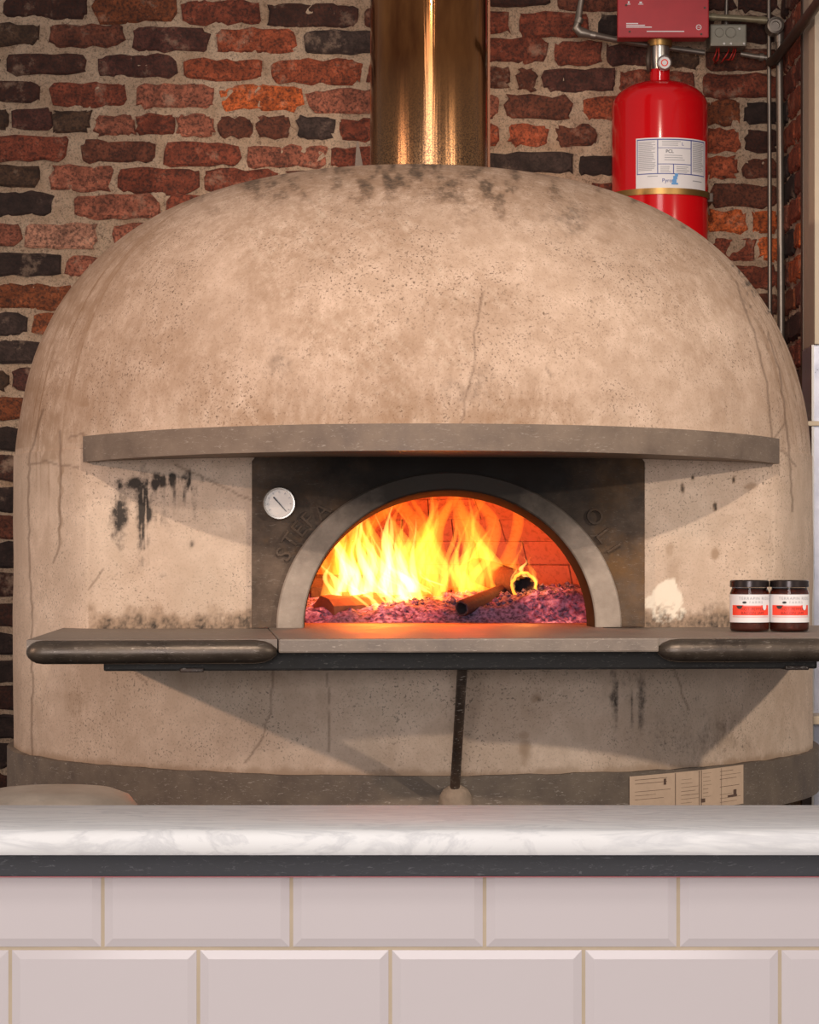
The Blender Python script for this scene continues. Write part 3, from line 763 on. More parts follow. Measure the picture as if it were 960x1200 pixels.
# front plate with the arched mouth
def ell(a, b_, n=72):
    return [(U0 - a * math.cos(math.pi * k / n), ZSH + b_ * math.sin(math.pi * k / n)) for k in range(n + 1)]
NE = 72
def plate(a, b_, hw, ztop, v0, v1):
    inn = ell(a, b_); out = []
    for k in range(NE + 1):
        t = math.pi * k / NE
        dx, dz = -math.cos(t), math.sin(t)
        s1 = hw / abs(dx) if abs(dx) > 1e-6 else 1e9; s2 = (ztop - ZSH) / dz if dz > 1e-6 else 1e9
        s_ = min(s1, s2); out.append((U0 + dx * s_, ZSH + dz * s_))
    vv = [];
    for (p_, q_) in zip(inn, out): vv += [L(p_[0], v1, p_[1]), L(q_[0], v1, q_[1]), L(q_[0], v0, q_[1]), L(p_[0], v0, p_[1])]
    ff = []
    for k in range(NE):
        q = 4 * k
        for e0, e1 in ((0, 1), (1, 2), (2, 3), (3, 0)): ff.append((q + e0, q + e1, q + 4 + e1, q + 4 + e0))
    ff += [(0, 3, 2, 1), (4 * NE, 4 * NE + 1, 4 * NE + 2, 4 * NE + 3)]
    return vv, ff
vv, ff = plate(0.351, 0.314, 0.408, 1.602, 0.535, 0.560)
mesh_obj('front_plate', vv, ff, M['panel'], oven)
# arch frame
prof = [(0.358, 0.321, 0.53), (0.358, 0.321, 0.570), (0.355, 0.318, 0.574), (0.305, 0.287, 0.574), (0.302, 0.284, 0.571), (0.302, 0.284, 0.53)]
vv = []; ff = []; npf = len(prof)
for k in range(NE + 1):
    t = math.pi * k / NE
    for (a, b_, v_) in prof: vv.append(L(U0 - a * math.cos(t), v_, ZSH + b_ * math.sin(t)))
for k in range(NE):
    for e in range(npf):
        e1 = (e + 1) % npf
        ff.append((k * npf + e, k * npf + e1, (k + 1) * npf + e1, (k + 1) * npf + e))
ff += [tuple(range(npf - 1, -1, -1)), tuple(NE * npf + e for e in range(npf))]
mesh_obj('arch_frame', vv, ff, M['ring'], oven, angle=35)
prof = [(0.3015, 0.2835, 0.572), (0.297, 0.272, 0.50), (0.301, 0.276, 0.46), (0.345, 0.31, 0.46), (0.345, 0.31, 0.525), (0.310, 0.292, 0.525)]
vv = []; ff = []; npf = len(prof)
for k in range(NE + 1):
    t = math.pi * k / NE
    for (a, b_, v_) in prof: vv.append(L(U0 - a * math.cos(t), v_, ZSH + b_ * math.sin(t)))
for k in range(NE):
    for e in range(npf):
        e1 = (e + 1) % npf
        ff.append((k * npf + e, k * npf + e1, (k + 1) * npf + e1, (k + 1) * npf + e))
mesh_obj('mouth_throat', vv, ff, M['throat'], oven, angle=35)

# raised letters that follow the arch
def letter(ch, uc, zc, rot, size):
    vs, fs = text_geo(ch, size, 0.0035)
    c_, s_ = math.cos(rot), math.sin(rot)
    vs = [L(uc + x * c_ - y * s_, 0.563 + zz_ * 1.6, zc + x * s_ + y * c_) for x, y, zz_ in vs]
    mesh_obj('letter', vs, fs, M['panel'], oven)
def on_plate(px_, py_):
    Yp = OY - 0.56 * math.cos(PHI)
    for _ in range(4):
        X = (px_ - CX) * Yp / F; uu = (X - OX - 0.56 * math.sin(PHI)) / math.cos(PHI); Yp = OY + uu * math.sin(PHI) - 0.56 * math.cos(PHI)
    return uu, CZ + (CY - py_) * Yp / F
for ch, lx, ly, ro in [('S', 333, 650, 58), ('T', 341, 634, 55), ('E', 351, 621, 51), ('F', 362, 610, 47), ('A', 377, 599, 42), ('O', 696, 606, -44), ('L', 707, 628, -52), ('I', 718, 643, -58)]:
    uu, zz_ = on_plate(lx, ly); letter(ch, uu, zz_, R(ro), 0.047)

# thermometer
uu, zz_ = on_plate(327, 590)
th = MB().lathe([(0.0, 0.0), (0.034, 0.0), (0.0345, 0.014), (0.032, 0.019), (0.029, 0.0185), (0.0285, 0.013)], 40, L(uu, 0.560, zz_), 'Y').build('thermometer', M['steel'], oven, angle=40)
th['label'] = 'round dial thermometer with pale face and black needle'
MB().lathe([(0.0, 0.0135), (0.0287, 0.0135)], 40, L(uu, 0.560, zz_), 'Y').build('dial_face', M['dial'], th)
mb = MB(); 
def dial_bar(x0, z0_, x1, z1_, wd):
    d = Vector((x1 - x0, z1_ - z0_)).normalized(); p_ = Vector((-d.y, d.x)) * wd
    a = [(x0 + p_.x, z0_ + p_.y), (x1 + p_.x * 0.3, z1_ + p_.y * 0.3), (x1 - p_.x * 0.3, z1_ - p_.y * 0.3), (x0 - p_.x, z0_ - p_.y)]
    vs = [L(uu + q[0], 0.5755, zz_ + q[1]) for q in a] + [L(uu + q[0], 0.5740, zz_ + q[1]) for q in a]
    mb.add(vs, [(0, 1, 2, 3), (0, 4, 5, 1), (1, 5, 6, 2), (2, 6, 7, 3), (3, 7, 4, 0)])
dial_bar(-0.012, 0.013, 0.015, -0.017, 0.0016)
mb.build('needle', M['blackprint'], th)
mb = MB()
for k in range(9):
    a = R(215 - k * 31); dial_bar(0.025 * math.cos(a), 0.025 * math.sin(a), 0.021 * math.cos(a), 0.021 * math.sin(a), 0.0008)
mb.build('dial_marks', M['greyprint'], th)

# shelf
MB().bbox(-0.344, 0.346, -1.250, -0.30, 1.2155, ZSH, 0.003).build('shelf_slab', M['shelf'], oven)
def shelf_wing(s_, uo):
    ui = 0.346
    pts = [(ui, 0.50), (ui, 1.225), (uo, 1.225), (uo - 0.03, 0.42), (0.60, 0.50)]
    pts = [(s_ * a, b_) for a, b_ in pts]
    n = len(pts)
    vs = [L(a, b_, 1.222) for a, b_ in pts] + [L(a, b_, 1.2395) for a, b_ in pts]
    fs = [tuple(range(n)), tuple(range(2 * n - 1, n - 1, -1))] + [(k, (k + 1) % n, n + (k + 1) % n, n + k) for k in range(n)]
    mesh_obj('shelf_wing', vs, fs, M['shelf'], oven)
    a0, a1 = s_ * (ui + 0.001), s_ * uo
    sg = 1 if a1 > a0 else -1
    pts, rd = [], []
    for q in (0.0, 0.003, 0.010, 0.022, 0.04): pts.append(L(a0 + sg * q, 1.229, 1.2175)); rd.append(max(0.006, 0.0215 * math.sqrt(max(0, 1 - (1 - q / 0.04) ** 2)) if q < 0.04 else 0.0215))
    pts.append(L((a0 + a1) / 2, 1.229, 1.2175)); rd.append(0.0215)
    for q in (0.03, 0.018, 0.009, 0.003, 0.0): pts.append(L(a1 - sg * q, 1.229, 1.2175)); rd.append(max(0.004, 0.0215 * math.sqrt(max(0, 1 - (1 - q / 0.03) ** 2))))
    MB().tube(pts, rd, 20).build('shelf_rail', M['bar'], oven, angle=60)
shelf_wing(-1, 0.795); shelf_wing(1, 0.90)
MB().bbox(-0.66, 0.66, -1.16, -1.125, 1.180, 1.216, 0.004).build('under_brace', M['stand'], oven)
for s_ in (-0.50, 0.62): MB().bbox(s_ - 0.022, s_ + 0.022, -1.17, -0.86, 1.178, 1.186, 0.002).build('bracket_tab', M['pole'], oven)

# leaning support pole with its mortared foot
def loc_px(px_, py_, v_):
    Yp = OY - v_ * math.cos(PHI)
    for _ in range(4):
        X = (px_ - CX) * Yp / F; uu_ = (X - OX - v_ * math.sin(PHI)) / math.cos(PHI); Yp = OY + uu_ * math.sin(PHI) - v_ * math.cos(PHI)
    return Vector(L(uu_, v_, CZ + (CY - py_) * Yp / F))
a_, b_ = loc_px(543, 766, 1.15), loc_px(533, 928, 0.945)
MB().tube([a_, a_.lerp(b_, 0.5), b_], 0.0095, 14).build('support_pole', M['pole'], oven, angle=50)
f_ = loc_px(534, 936, 0.94)
mb = MB(); mb.lathe([(0.034, -0.040), (0.034, -0.012), (0.031, 0.006), (0.024, 0.018), (0.012, 0.026), (0.0, 0.028)], 20, tuple(f_))
ft = mb.build('pole_foot', M['lump'], oven, smooth=True)
# flue
FUx, FVx = 0.032, 0.06; RF = 0.1335
mb = MB().lathe([(RF, 2.19), (RF, 3.6), (RF - 0.004, 3.6), (RF - 0.004, 2.19)], 96, L(FUx, FVx, 0)); fl = mb.build('flue_pipe', M['flue'], oven, angle=40)
fl['label'] = 'speckled copper flue pipe rising from the dome'
a = R(-12); MB().box(FUx + (RF - 0.003) * math.cos(a), FUx + (RF + 0.004) * math.cos(a), -FVx + RF * math.sin(a) - 0.004, -FVx + RF * math.sin(a) + 0.004, 2.20, 3.6).build('flue_seam', M['flue_edge'], fl)
t0_ = loc_px(418, 166, -0.10); zb = 2.20
mb = MB(); x_, y_ = t0_.x, t0_.y
mb.add([(x_ - 0.010, y_ - 0.012, zb), (x_ + 0.030, y_ - 0.012, zb), (x_ + 0.030, y_ + 0.012, zb), (x_ - 0.010, y_ + 0.012, zb), (x_, y_ - 0.003, t0_.z), (x_ + 0.004, y_ - 0.003, t0_.z), (x_ + 0.004, y_ + 0.003, t0_.z), (x_, y_ + 0.003, t0_.z)],
       [(0, 1, 5, 4), (1, 2, 6, 5), (2, 3, 7, 6), (3, 0, 4, 7), (4, 5, 6, 7)])
mb.build('flue_fin', M['hood'], oven)

# ---- inside: hearth floor, lining, brick courses
RI, HI, VI = 0.64, 0.42, -0.06
MB().lathe([(0.0, 1.20), (0.70, 1.20), (0.70, ZSH - 0.001), (0.0, ZSH - 0.001)], 64, L(0.02, VI, 0)).build('hearth_floor', M['hearth'], oven)
mb = MB(); pr = []
for k in range(17):
    t = math.pi / 2 * k / 16; pr.append(((RI + 0.03) * math.cos(t) + 0.001, ZSH - 0.003 + (HI + 0.03) * math.sin(t)))
vv, ff = [], []
n = 72
for (r_, h_) in pr:
    for k in range(n): q = 2 * math.pi * k / n; vv.append(L(0.02 + r_ * math.sin(q), VI + r_ * math.cos(q), h_))
for i in range(len(pr) - 1):
    for k in range(n):
        a = 360 * (k + 0.5) / n; a = (a + 180) % 360 - 180
        if abs(a) < 33 and pr[i][1] < 1.50: continue
        ff.append((i * n + k, i * n + (k + 1) % n, (i + 1) * n + (k + 1) % n, (i + 1) * n + k))
mesh_obj('oven_lining', vv, ff, M['lining'], oven, smooth=True)
nc = 9
for i in range(nc):
    t0c, t1c = math.pi / 2 * i / (nc + 1.5), math.pi / 2 * (i + 0.965) / (nc + 1.5)
    rm = RI * math.cos(t0c); cnt = max(8, int(2 * math.pi * rm / 0.13))
    for k in range(cnt):
        q0 = 2 * math.pi * (k + 0.5 * (i % 2)) / cnt; q1 = q0 + 2 * math.pi / cnt * 0.98
        am = math.degrees((q0 + q1) / 2); am = (am + 180) % 360 - 180
        if abs(am) < 40 and i < 6: continue
        if abs(am) > 150 and i > 6: continue
        vs = []
        dr = rng.uniform(-0.002, 0.002)
        for ro in (dr, 0.028):
            for tc in (t0c, t1c):
                for qa in (q0, q1):
                    r_ = (RI + ro) * math.cos(tc); vs.append(L(0.02 + r_ * math.sin(qa), VI + r_ * math.cos(qa), ZSH + (HI + ro) * math.sin(tc)))
        mesh_obj('firebrick', vs, [(0, 1, 3, 2), (4, 6, 7, 5), (0, 4, 5, 1), (2, 3, 7, 6), (0, 2, 6, 4), (1, 5, 7, 3)], M['firebrick'], oven)

# ------------------------------------------------------------------ fire, logs, embers (inside the oven, world coordinates)
ZF = ZSH
# ember bed: low heap of ash and coals
ng = 130
gx = np.linspace(-0.36, 0.50, ng); gy = np.linspace(5.80, 6.40, 100)
GX, GY = np.meshgrid(gx, gy, indexing='ij')
hh = 0.012 + 0.030 * fbm(GX * 26, GY * 26, 50, 4) + 0.045 * sstep(5.68, 6.05, GY) * fbm(GX * 7, GY * 7, 55, 2)
hh += 0.030 * np.exp(-((GX - 0.33) / 0.12) ** 2 - ((GY - 5.95) / 0.2) ** 2)
fall = sstep(0, 0.06, GY - 5.80) * sstep(0, 0.06, 6.40 - GY) * sstep(0, 0.05, GX + 0.36) * sstep(0, 0.05, 0.50 - GX)
HZ = ZF - 0.004 + hh * fall
idx = lambda a, b: a * 100 + b
ff = [(idx(a, b), idx(a + 1, b), idx(a + 1, b + 1), idx(a, b + 1)) for a in range(ng - 1) for b in range(99)]
ebv = np.stack([GX, GY, HZ], -1).reshape(-1, 3).tolist()
def bed_z(x, y):
    i = int(np.clip(np.searchsorted(gx, x), 0, ng - 1)); j = int(np.clip(np.searchsorted(gy, y), 0, 99))
    return float(HZ[i, j])
# loose coals
mb = MB(); r3 = random.Random(3)
for k in range(420):
    x, y = r3.uniform(-0.30, 0.46), r3.uniform(5.82, 6.2); s_ = r3.uniform(0.004, 0.009); zb = bed_z(x, y)
    vs = [(x + s_ * r3.uniform(0.6, 1.2) * dx, y + s_ * r3.uniform(0.6, 1.2) * dy, zb + s_ * 0.3 + s_ * r3.uniform(0.5, 1) * dz) for dx, dy, dz in ((1, 0, 0), (0, 1, 0), (-1, 0, 0), (0, -1, 0), (0, 0, 1), (0, 0, -1))]
    mb.add(vs, [(0, 1, 4), (1, 2, 4), (2, 3, 4), (3, 0, 4), (1, 0, 5), (2, 1, 5), (3, 2, 5), (0, 3, 5)])
mb.add(ebv, ff)
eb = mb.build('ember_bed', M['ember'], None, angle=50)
tag(eb, 'bed of glowing pink embers and grey ash on the oven floor', 'embers', kind='stuff')

def wood_wedge(name, label, a, b, rad, seed, mat):
    """split log: a bark back and two flat split faces"""
    r = random.Random(seed); a, b = Vector(a), Vector(b); t = (b - a).normalized()
    sd = t.cross(Vector((0, 0, 1))).normalized(); up = sd.cross(t)
    sec = [(-1, -0.55), (0.15, -0.72), (1.0, -0.45), (1.05, 0.1), (0.55, 0.55), (-0.15, 0.75), (-0.75, 0.2)]
    vv, ff = [], []
    n = len(sec); m_ = 7
    for k in range(m_):
        p = a.lerp(b, k / (m_ - 1))
        for (x, y) in sec: vv.append(p + (sd * x + up * y) * rad * r.uniform(0.9, 1.08))
    for k in range(m_ - 1):
        for e in range(n): ff.append((k * n + e, k * n + (e + 1) % n, (k + 1) * n + (e + 1) % n, (k + 1) * n + e))
    ff += [tuple(range(n - 1, -1, -1)), tuple((m_ - 1) * n + e for e in range(n))]
    o = mesh_obj(name, vv, ff, mat); return tag(o, label, 'log', 'logs burning in the oven')
wood_wedge('firewood_log', 'split brown log at the foot of the tall flames', P(378, 712, 5.86), P(450, 709, 6.0), 0.036, 1, M['wood'])
wood_wedge('firewood_log', 'dark log lying behind the split brown log under the flames', P(358, 690, 6.10), P(516, 690, 6.22), 0.045, 2, M['char'])
# hollow log: tube with an open dark end
def hollow_log(label, a, b, r0, r1, seed, glow_end=False):
    t = thing('hollow_log', (0, 0, 0), label, 'log', 'logs burning in the oven')
    a, b = Vector(a), Vector(b); ax = (b - a).normalized(); sd = ax.cross(Vector((0, 0, 1))).normalized(); up = sd.cross(ax)
    r = random.Random(seed); n = 22; vv, ff = [], []
    wob = [r.uniform(0.9, 1.08) for _ in range(n)]
    sect = [(0.25, 0.55, 0), (0.04, 0.66, 0), (0.0, 0.74, 0), (0.0, 0.92, 0), (0.02, 1.0, 0), (0.3, 1.0, 0), (0.6, 0.98, 0), (1.0, 0.95, 0)]
    for (q, s_, _) in sect:
        p = a.lerp(b, q); rd = (r0 + (r1 - r0) * q) * s_
        for k in range(n):
            g_ = 2 * math.pi * k / n; vv.append(p + (sd * math.cos(g_) + up * math.sin(g_)) * rd * (wob[k] * (1 + 0.04 * math.sin(3 * q * 6 + k))))
    for i in range(len(sect) - 1):
        for k in range(n): ff.append((i * n + k, i * n + (k + 1) % n, (i + 1) * n + (k + 1) % n, (i + 1) * n + k))
    ff += [tuple(range(n)), tuple((len(sect) - 1) * n + k for k in range(n - 1, -1, -1))]
    mesh_obj('log_wood', vv, ff, M['char'], t, angle=60)
    if glow_end:
        pts = [a + (sd * math.cos(2 * math.pi * k / 24) * 0.99 + up * math.sin(2 * math.pi * k / 24)) * r0 * 0.96 * wob[k % n] for k in range(25)]
        MB().tube(pts, 0.0035, 6, False).build('glowing_rim', M['glow'], t, smooth=True)
    return t
hollow_log('charred hollow log lying slantwise with its open end towards the mouth', P(541, 713, 5.80), P(592, 694, 6.06), 0.0175, 0.021, 4)
hollow_log('burning hollow log with a glowing rim around its dark open end', P(614, 686, 5.98), P(560, 668, 6.28), 0.030, 0.032, 6, True)

def flame(parent, px0, py0, px1, py1, Y, rw, mat, seed, sway=0.5, flat=0.7):
    """one tongue: a tapering, swaying solid from its root to its tip"""
    r = random.Random(seed)
    a, b = P(px0, py0, Y), P(px1, py1, Y + r.uniform(-0.03, 0.03))
    hgt = (b - a).length; n, m_ = 10, 15
    ph, fr = r.uniform(0, 6.28), r.uniform(4.0, 7.5); am = sway * rw * r.uniform(0.8, 1.6); ph2 = r.uniform(0, 6.28)
    vv, ff = [], []
    for i in range(m_):
        t = i / (m_ - 1)
        p = a.lerp(b, t) + Vector((math.sin(ph + fr * t) - math.sin(ph), 0.7 * (math.sin(ph2 + fr * 0.8 * t) - math.sin(ph2)), 0)) * am * (0.3 + t)
        rad = rw * (math.sin(math.pi * min(1, 0.18 + 0.82 * t) ** 0.72)) ** 0.9 * (1 - 0.35 * t) + 0.0004
        rad *= 1 + 0.22 * math.sin(ph2 * 3 + 11 * t)
        tw = ph + 1.6 * t
        for k in range(n):
            g_ = 2 * math.pi * k / n; x, y = math.cos(g_) * rad, math.sin(g_) * rad * flat
            vv.append((p.x + x * math.cos(tw * 0.4) - y * math.sin(tw * 0.4), p.y + x * math.sin(tw * 0.4) + y * math.cos(tw * 0.4), p.z))
    for i in range(m_ - 1):
        for k in range(n): ff.append((i * n + k, i * n + (k + 1) % n, (i + 1) * n + (k + 1) % n, (i + 1) * n + k))
    ff += [tuple(range(n - 1, -1, -1)), tuple((m_ - 1) * n + k for k in range(n))]
    return mesh_obj('flame', vv, ff, M[mat], parent, True)

fire = thing('log_fire', P(440, 715, 6.0), 'tall yellow and orange flames rising over the logs to the oven roof', 'fire')
fire.location = (0, 0, 0)
rf = random.Random(21); sd_ = 100
for k in range(17):      # broad orange body that licks the roof
    x = 374 + 13.4 * k + rf.uniform(-8, 8); top = 552 + rf.uniform(-6, 26)
    flame(fire, x + rf.uniform(-8, 12), 704 + rf.uniform(-14, 4), x + rf.uniform(-20, 30), top, 6.14 + rf.uniform(-0.06, 0.12), rf.uniform(0.034, 0.056), 'flame_out', sd_ + k, 0.6)
for k in range(36):      # yellow-orange tongues
    x = 376 + 5.4 * k + rf.uniform(-6, 6); top = 556 + rf.uniform(0, 66) + max(0, x - 480) * 0.2
    flame(fire, x + rf.uniform(0, 14), 706 + rf.uniform(-16, 4), x + rf.uniform(-8, 22), top, 6.04 + rf.uniform(-0.06, 0.09), rf.uniform(0.010, 0.024), 'flame_mid', sd_ + 40 + k, 0.9)
for k in range(34):      # near-white core on the left
    x = 380 + 3.0 * k + rf.uniform(-4, 4); top = 584 + rf.uniform(0, 74)
    flame(fire, x + rf.uniform(8, 22), 704 + rf.uniform(-14, 8), x + rf.uniform(-8, 10), top, 5.97 + rf.uniform(-0.05, 0.06), rf.uniform(0.008, 0.018), 'flame_core', sd_ + 90 + k, 0.8)
for k in range(16):      # curled roots sweeping right over the split log
    x = 404 + 5.4 * k
    flame(fire, x + 30 + rf.uniform(-4, 6), 716 - 1.6 * k + rf.uniform(-8, 4), x - 8, 662 + rf.uniform(-10, 10), 5.87 + rf.uniform(-0.01, 0.05), rf.uniform(0.004, 0.008), 'flame_core', sd_ + 130 + k, 1.5)
for k in range(14):      # thin wisps in the middle
    x = 486 + 8.2 * k + rf.uniform(-5, 5)
    flame(fire, x, 694 + rf.uniform(-8, 4), x + rf.uniform(-8, 14), 612 + rf.uniform(-18, 34), 6.06 + rf.uniform(-0.04, 0.06), rf.uniform(0.005, 0.010), 'flame_mid', sd_ + 160 + k, 1.7)
fire2 = thing('log_flame', (0, 0, 0), 'small separate flame on the end of the burning hollow log', 'fire')
for k, (x0, y0, x1, y1, r_, mt) in enumerate([(606, 680, 611, 644, 0.007, 'flame_mid'), (616, 676, 614, 652, 0.009, 'flame_core'), (624, 682, 626, 648, 0.008, 'flame_mid'), (602, 690, 606, 662, 0.005, 'flame_core'), (612, 678, 612, 640, 0.014, 'flame_out'), (626, 690, 627, 664, 0.005, 'flame_core')]):
    flame(fire2, x0, y0, x1, y1, 5.975, r_, mt, 400 + k, 0.8)

def fire_light(name, loc, watts, rad, col=(1.0, 0.30, 0.06)):
    l = bpy.data.lights.new(name, 'POINT'); l.energy = watts; l.color = col; l.shadow_soft_size = rad
    o = bpy.data.objects.new(name, l); o.location = loc; C.objects.link(o)
fire_light('fire_glow', P(440, 650, 5.98), 7, 0.07, (1.0, 0.13, 0.012))
fire_light('fire_glow_back', P(540, 640, 6.1), 3.4, 0.07, (1.0, 0.07, 0.006))
fire_light('log_flame_glow', P(614, 660, 5.96), 0.8, 0.02)

# ------------------------------------------------------------------ jars on the shelf
def jar(px_, label, seed):
    Yj = 5.2; p = P(px_, 700, Yj)
    t = thing('jam_jar', (p.x, Yj, 1.2400), label, 'jar', 'jam jars on the oven shelf', rz=R(-1))
    pr = [(0.0, 0.001), (0.036, 0.001), (0.0385, 0.006), (0.0390, 0.030), (0.0388, 0.076), (0.0350, 0.085), (0.0345, 0.098)]
    MB().lathe(pr, 48).build('glass', M['glass'], t, smooth=True)
    MB().lathe([(0.0, 0.004), (0.0345, 0.004), (0.0365, 0.008), (0.0368, 0.075), (0.033, 0.083), (0.0, 0.084)], 40).build('jam', M['jam'], t, smooth=True)
    MB().lathe([(0.0, 0.1015), (0.036, 0.1015), (0.0385, 0.0995), (0.0388, 0.088), (0.0368, 0.0875)], 48).build('lid', M['lid'], t, angle=40)
    rl = 0.0394
    def wrap(vs, off): return [((rl + off) * math.sin(x / rl), -(rl + off) * math.cos(x / rl), zc) for x, zc in vs]
    def patch(x0, x1, z0, z1, off, n=24):
        vs = []
        for k in range(n + 1):
            for zq in (z0, z1): vs.append((x0 + (x1 - x0) * k / n, zq))
        return wrap(vs, off), [(2 * k, 2 * k + 2, 2 * k + 3, 2 * k + 1) for k in range(n)]
    lab = mesh_obj('paper_label', *patch(-0.058, 0.058, 0.0185, 0.0735, 0.0), M['white'], t, True)
    MB().add(*patch(-0.043, 0.041, 0.0325, 0.0525, 0.0004)).build('red_panel', M['redprint'], lab, True)
    MB().add(*patch(-0.043, 0.041, 0.0285, 0.0302, 0.0004)).add(*patch(-0.016, 0.020, 0.0508, 0.0525, 0.0006)).build('pink_line', M['pinkprint'], lab, True)
    def word(txt, xc, zc, size, mat, sp=1.0):
        vs, fs = text_geo(txt, size, 0, 'CENTER', sp)
        mesh_obj('lettering', wrap([(x + xc, zc + y) for x, y, _ in vs], 0.0008), fs, mat, lab)
    word('TERRAPIN RIDG', 0.008, 0.0655, 0.0078, M['greyprint'], 1.25)
    word('FARMS', 0.009, 0.0578, 0.0062, M['greyprint'], 1.7)
    word('HOT PEPPER', 0.002, 0.0445, 0.0078, M['redink'], 1.1)
    word('BACON JAM', 0.002, 0.0368, 0.0078, M['redink'], 1.1)
    def disc(xc, zc, rx, rz_, mat, nm, a0=0, a1=360):
        vs = [(xc, zc)] + [(xc + rx * math.cos(R(a0 + (a1 - a0) * k / 20)), zc + rz_ * math.sin(R(a0 + (a1 - a0) * k / 20))) for k in range(21)]
        mesh_obj(nm, wrap(vs, 0.0009), [(0, k, k + 1) for k in range(1, 21)], mat, lab)
    disc(-0.0245, 0.0515, 0.0065, 0.0065, M['blackprint'], 'badge', 180, 360)
    disc(0.028, 0.0505, 0.0050, 0.0080, M['white'], 'emblem')
    disc(-0.014, 0.0578, 0.0042, 0.0022, M['blackprint'], 'turtle_mark')
jar(878.5, 'dark jam jar with red and white label standing beside the scorched oven front', 1)
jar(925.0, 'dark jam jar with red and white label at the outer end of the shelf', 2)

# ------------------------------------------------------------------ fire suppression gear on the wall
YC = 6.85; cc = P(773.5, 150, YC)
cyl = thing('suppression_cylinder', (cc.x, YC, 0), 'red fire suppression cylinder with a printed label strapped to the wall', 'gas cylinder')
zq = lambda y: CZ + (CY - y) * YC / F
RC = 57 * YC / F * 0.988
pr = [(0.0, 1.78), (RC * 0.9, 1.79), (RC, 1.84), (RC, zq(127))]
for k in range(1, 9):
    a = math.pi / 2 * k / 8 * 0.93; pr.append((RC * (0.16 + 0.84 * math.cos(a)), zq(127) + (zq(96) - zq(127)) * math.sin(a)))
pr += [(0.026, zq(96)), (0.026, zq(82)), (0.0, zq(82))]
MB().lathe(pr, 64).build('cylinder_body', M['red'], cyl, angle=50)
MB().lathe([(0.020, zq(84)), (0.024, zq(72)), (0.024, zq(52)), (0.019, zq(50)), (0.0, zq(50))], 24).build('valve', M['steel'], cyl, angle=40)
MB().lathe([(0.0, zq(55)), (0.031, zq(55)), (0.032, zq(53)), (0.032, zq(46)), (0.0, zq(46))], 24).build('brass_nut', M['brass'], cyl, angle=40)
ga = MB().lathe([(0.0, 0.0), (0.019, 0.0), (0.020, 0.016), (0.016, 0.019), (0.015, 0.016), (0.0, 0.016)], 24, (0.008, -0.026, zq(77)), 'Y').build('pressure_gauge', M['steel'], cyl, angle=40)
MB().lathe([(0.0, 0.0165), (0.0145, 0.0165)], 20, (0.008, -0.026, zq(77)), 'Y').build('gauge_face', M['white'], ga)
MB().lathe([(0.0065, 0.0170), (0.0095, 0.0170)], 20, (0.008, -0.026, zq(77)), 'Y').build('gauge_ring', M['redprint'], ga)
MB().tube([(-0.028, -0.01, zq(52)), (-0.032, -0.012, zq(70)), (-0.030, -0.012, zq(85))], [0.005, 0.007, 0.006], 10).build('side_lever', M['conduit_dark'], cyl, smooth=True)
st = MB().lathe([(RC + 0.001, zq(235)), (RC + 0.004, zq(235)), (RC + 0.004, zq(228)), (RC + 0.001, zq(228))], 64, a0=180, a1=360).build('strap', M['brass'], cyl, angle=40)
MB().bbox(RC - 0.006, RC + 0.012, -0.02, 0.14, zq(238), zq(227), 0.002).build('strap_bracket', M['conduit_dark'], cyl)
def wrapc(vs, off): return [((RC + off) * math.sin(x), -(RC + off) * math.cos(x), zc) for x, zc in vs]
def cpatch(a0, a1, y0, y1, off, n=20):
    vs = []
    for k in range(n + 1):
        for y in (y1, y0): vs.append((R(a0 + (a1 - a0) * k / n), zq(y)))
    return wrapc(vs, off), [(2 * k, 2 * k + 2, 2 * k + 3, 2 * k + 1) for k in range(n)]
lab = mesh_obj('instruction_label', *cpatch(-34.5, 62, 170, 229, 0.0008, 40), M['white'], cyl, True)
mb = MB()
for (a0, a1, y0, y1) in [(-33, 58, 171.5, 172.7), (-33, 58, 211, 212), (-32.8, -32, 171.5, 212), (-8.5, -7.5, 171.5, 212), (33, 34.2, 171.5, 212), (57.3, 58, 171.5, 212), (-8, 33.5, 200, 200.8), (10, 11, 200, 212), (-8, 33.5, 181.5, 182.1)]:
    mb.add(*cpatch(a0, a1, y0, y1, 0.0016, 12))
mb.build('label_rules', M['blue'], lab, True)
mb = MB(); rq = random.Random(8)
for (a0, a1, y0, y1, st_) in [(-31, -10, 174.5, 209, 1.7), (36, 56, 174.5, 209, 1.7), (-5, 8, 203, 210, 2.0), (14, 31, 203, 210, 2.0), (-3, 20, 174, 179, 2.2), (0, 28, 190, 198, 2.6)]:
    y = y0
    while y < y1 - 0.6:
        mb.add(*cpatch(a0, a1 - rq.uniform(0, 0.25) * (a1 - a0), y, y + 0.7, 0.0016, 8)); y += st_
mb.add(*cpatch(-20, -8, 214, 214.8, 0.0016, 4)).add(*cpatch(36, 52, 218, 219, 0.0016, 4))
mb.build('label_print', M['greyprint'], lab, True)['kind'] = 'stuff'
def cword(txt, a_deg, y, size, mat):
    vs, fs = text_geo(txt, size)
    mesh_obj('lettering', wrapc([(R(a_deg) + x / RC, zq(y) + y_) for x, y_, _ in vs], 0.0018), fs, mat, lab)
cword('PCL', 6, 186, 0.012, M['blackprint']); cword('Pyro', 3, 219.5, 0.014, M['blue'])
cword('L', 22, 177, 0.012, M['blue'])
mb = MB()
for k, (a0, a1, y0, y1) in enumerate([(9, 14, 218, 222), (10, 15, 214, 218), (12, 16, 211, 214.5), (8, 16, 222, 224)]): mb.add(*cpatch(a0, a1, y0, y1, 0.0018, 3))
mb.build('flame_emblem', M['lightblue'], lab, True)

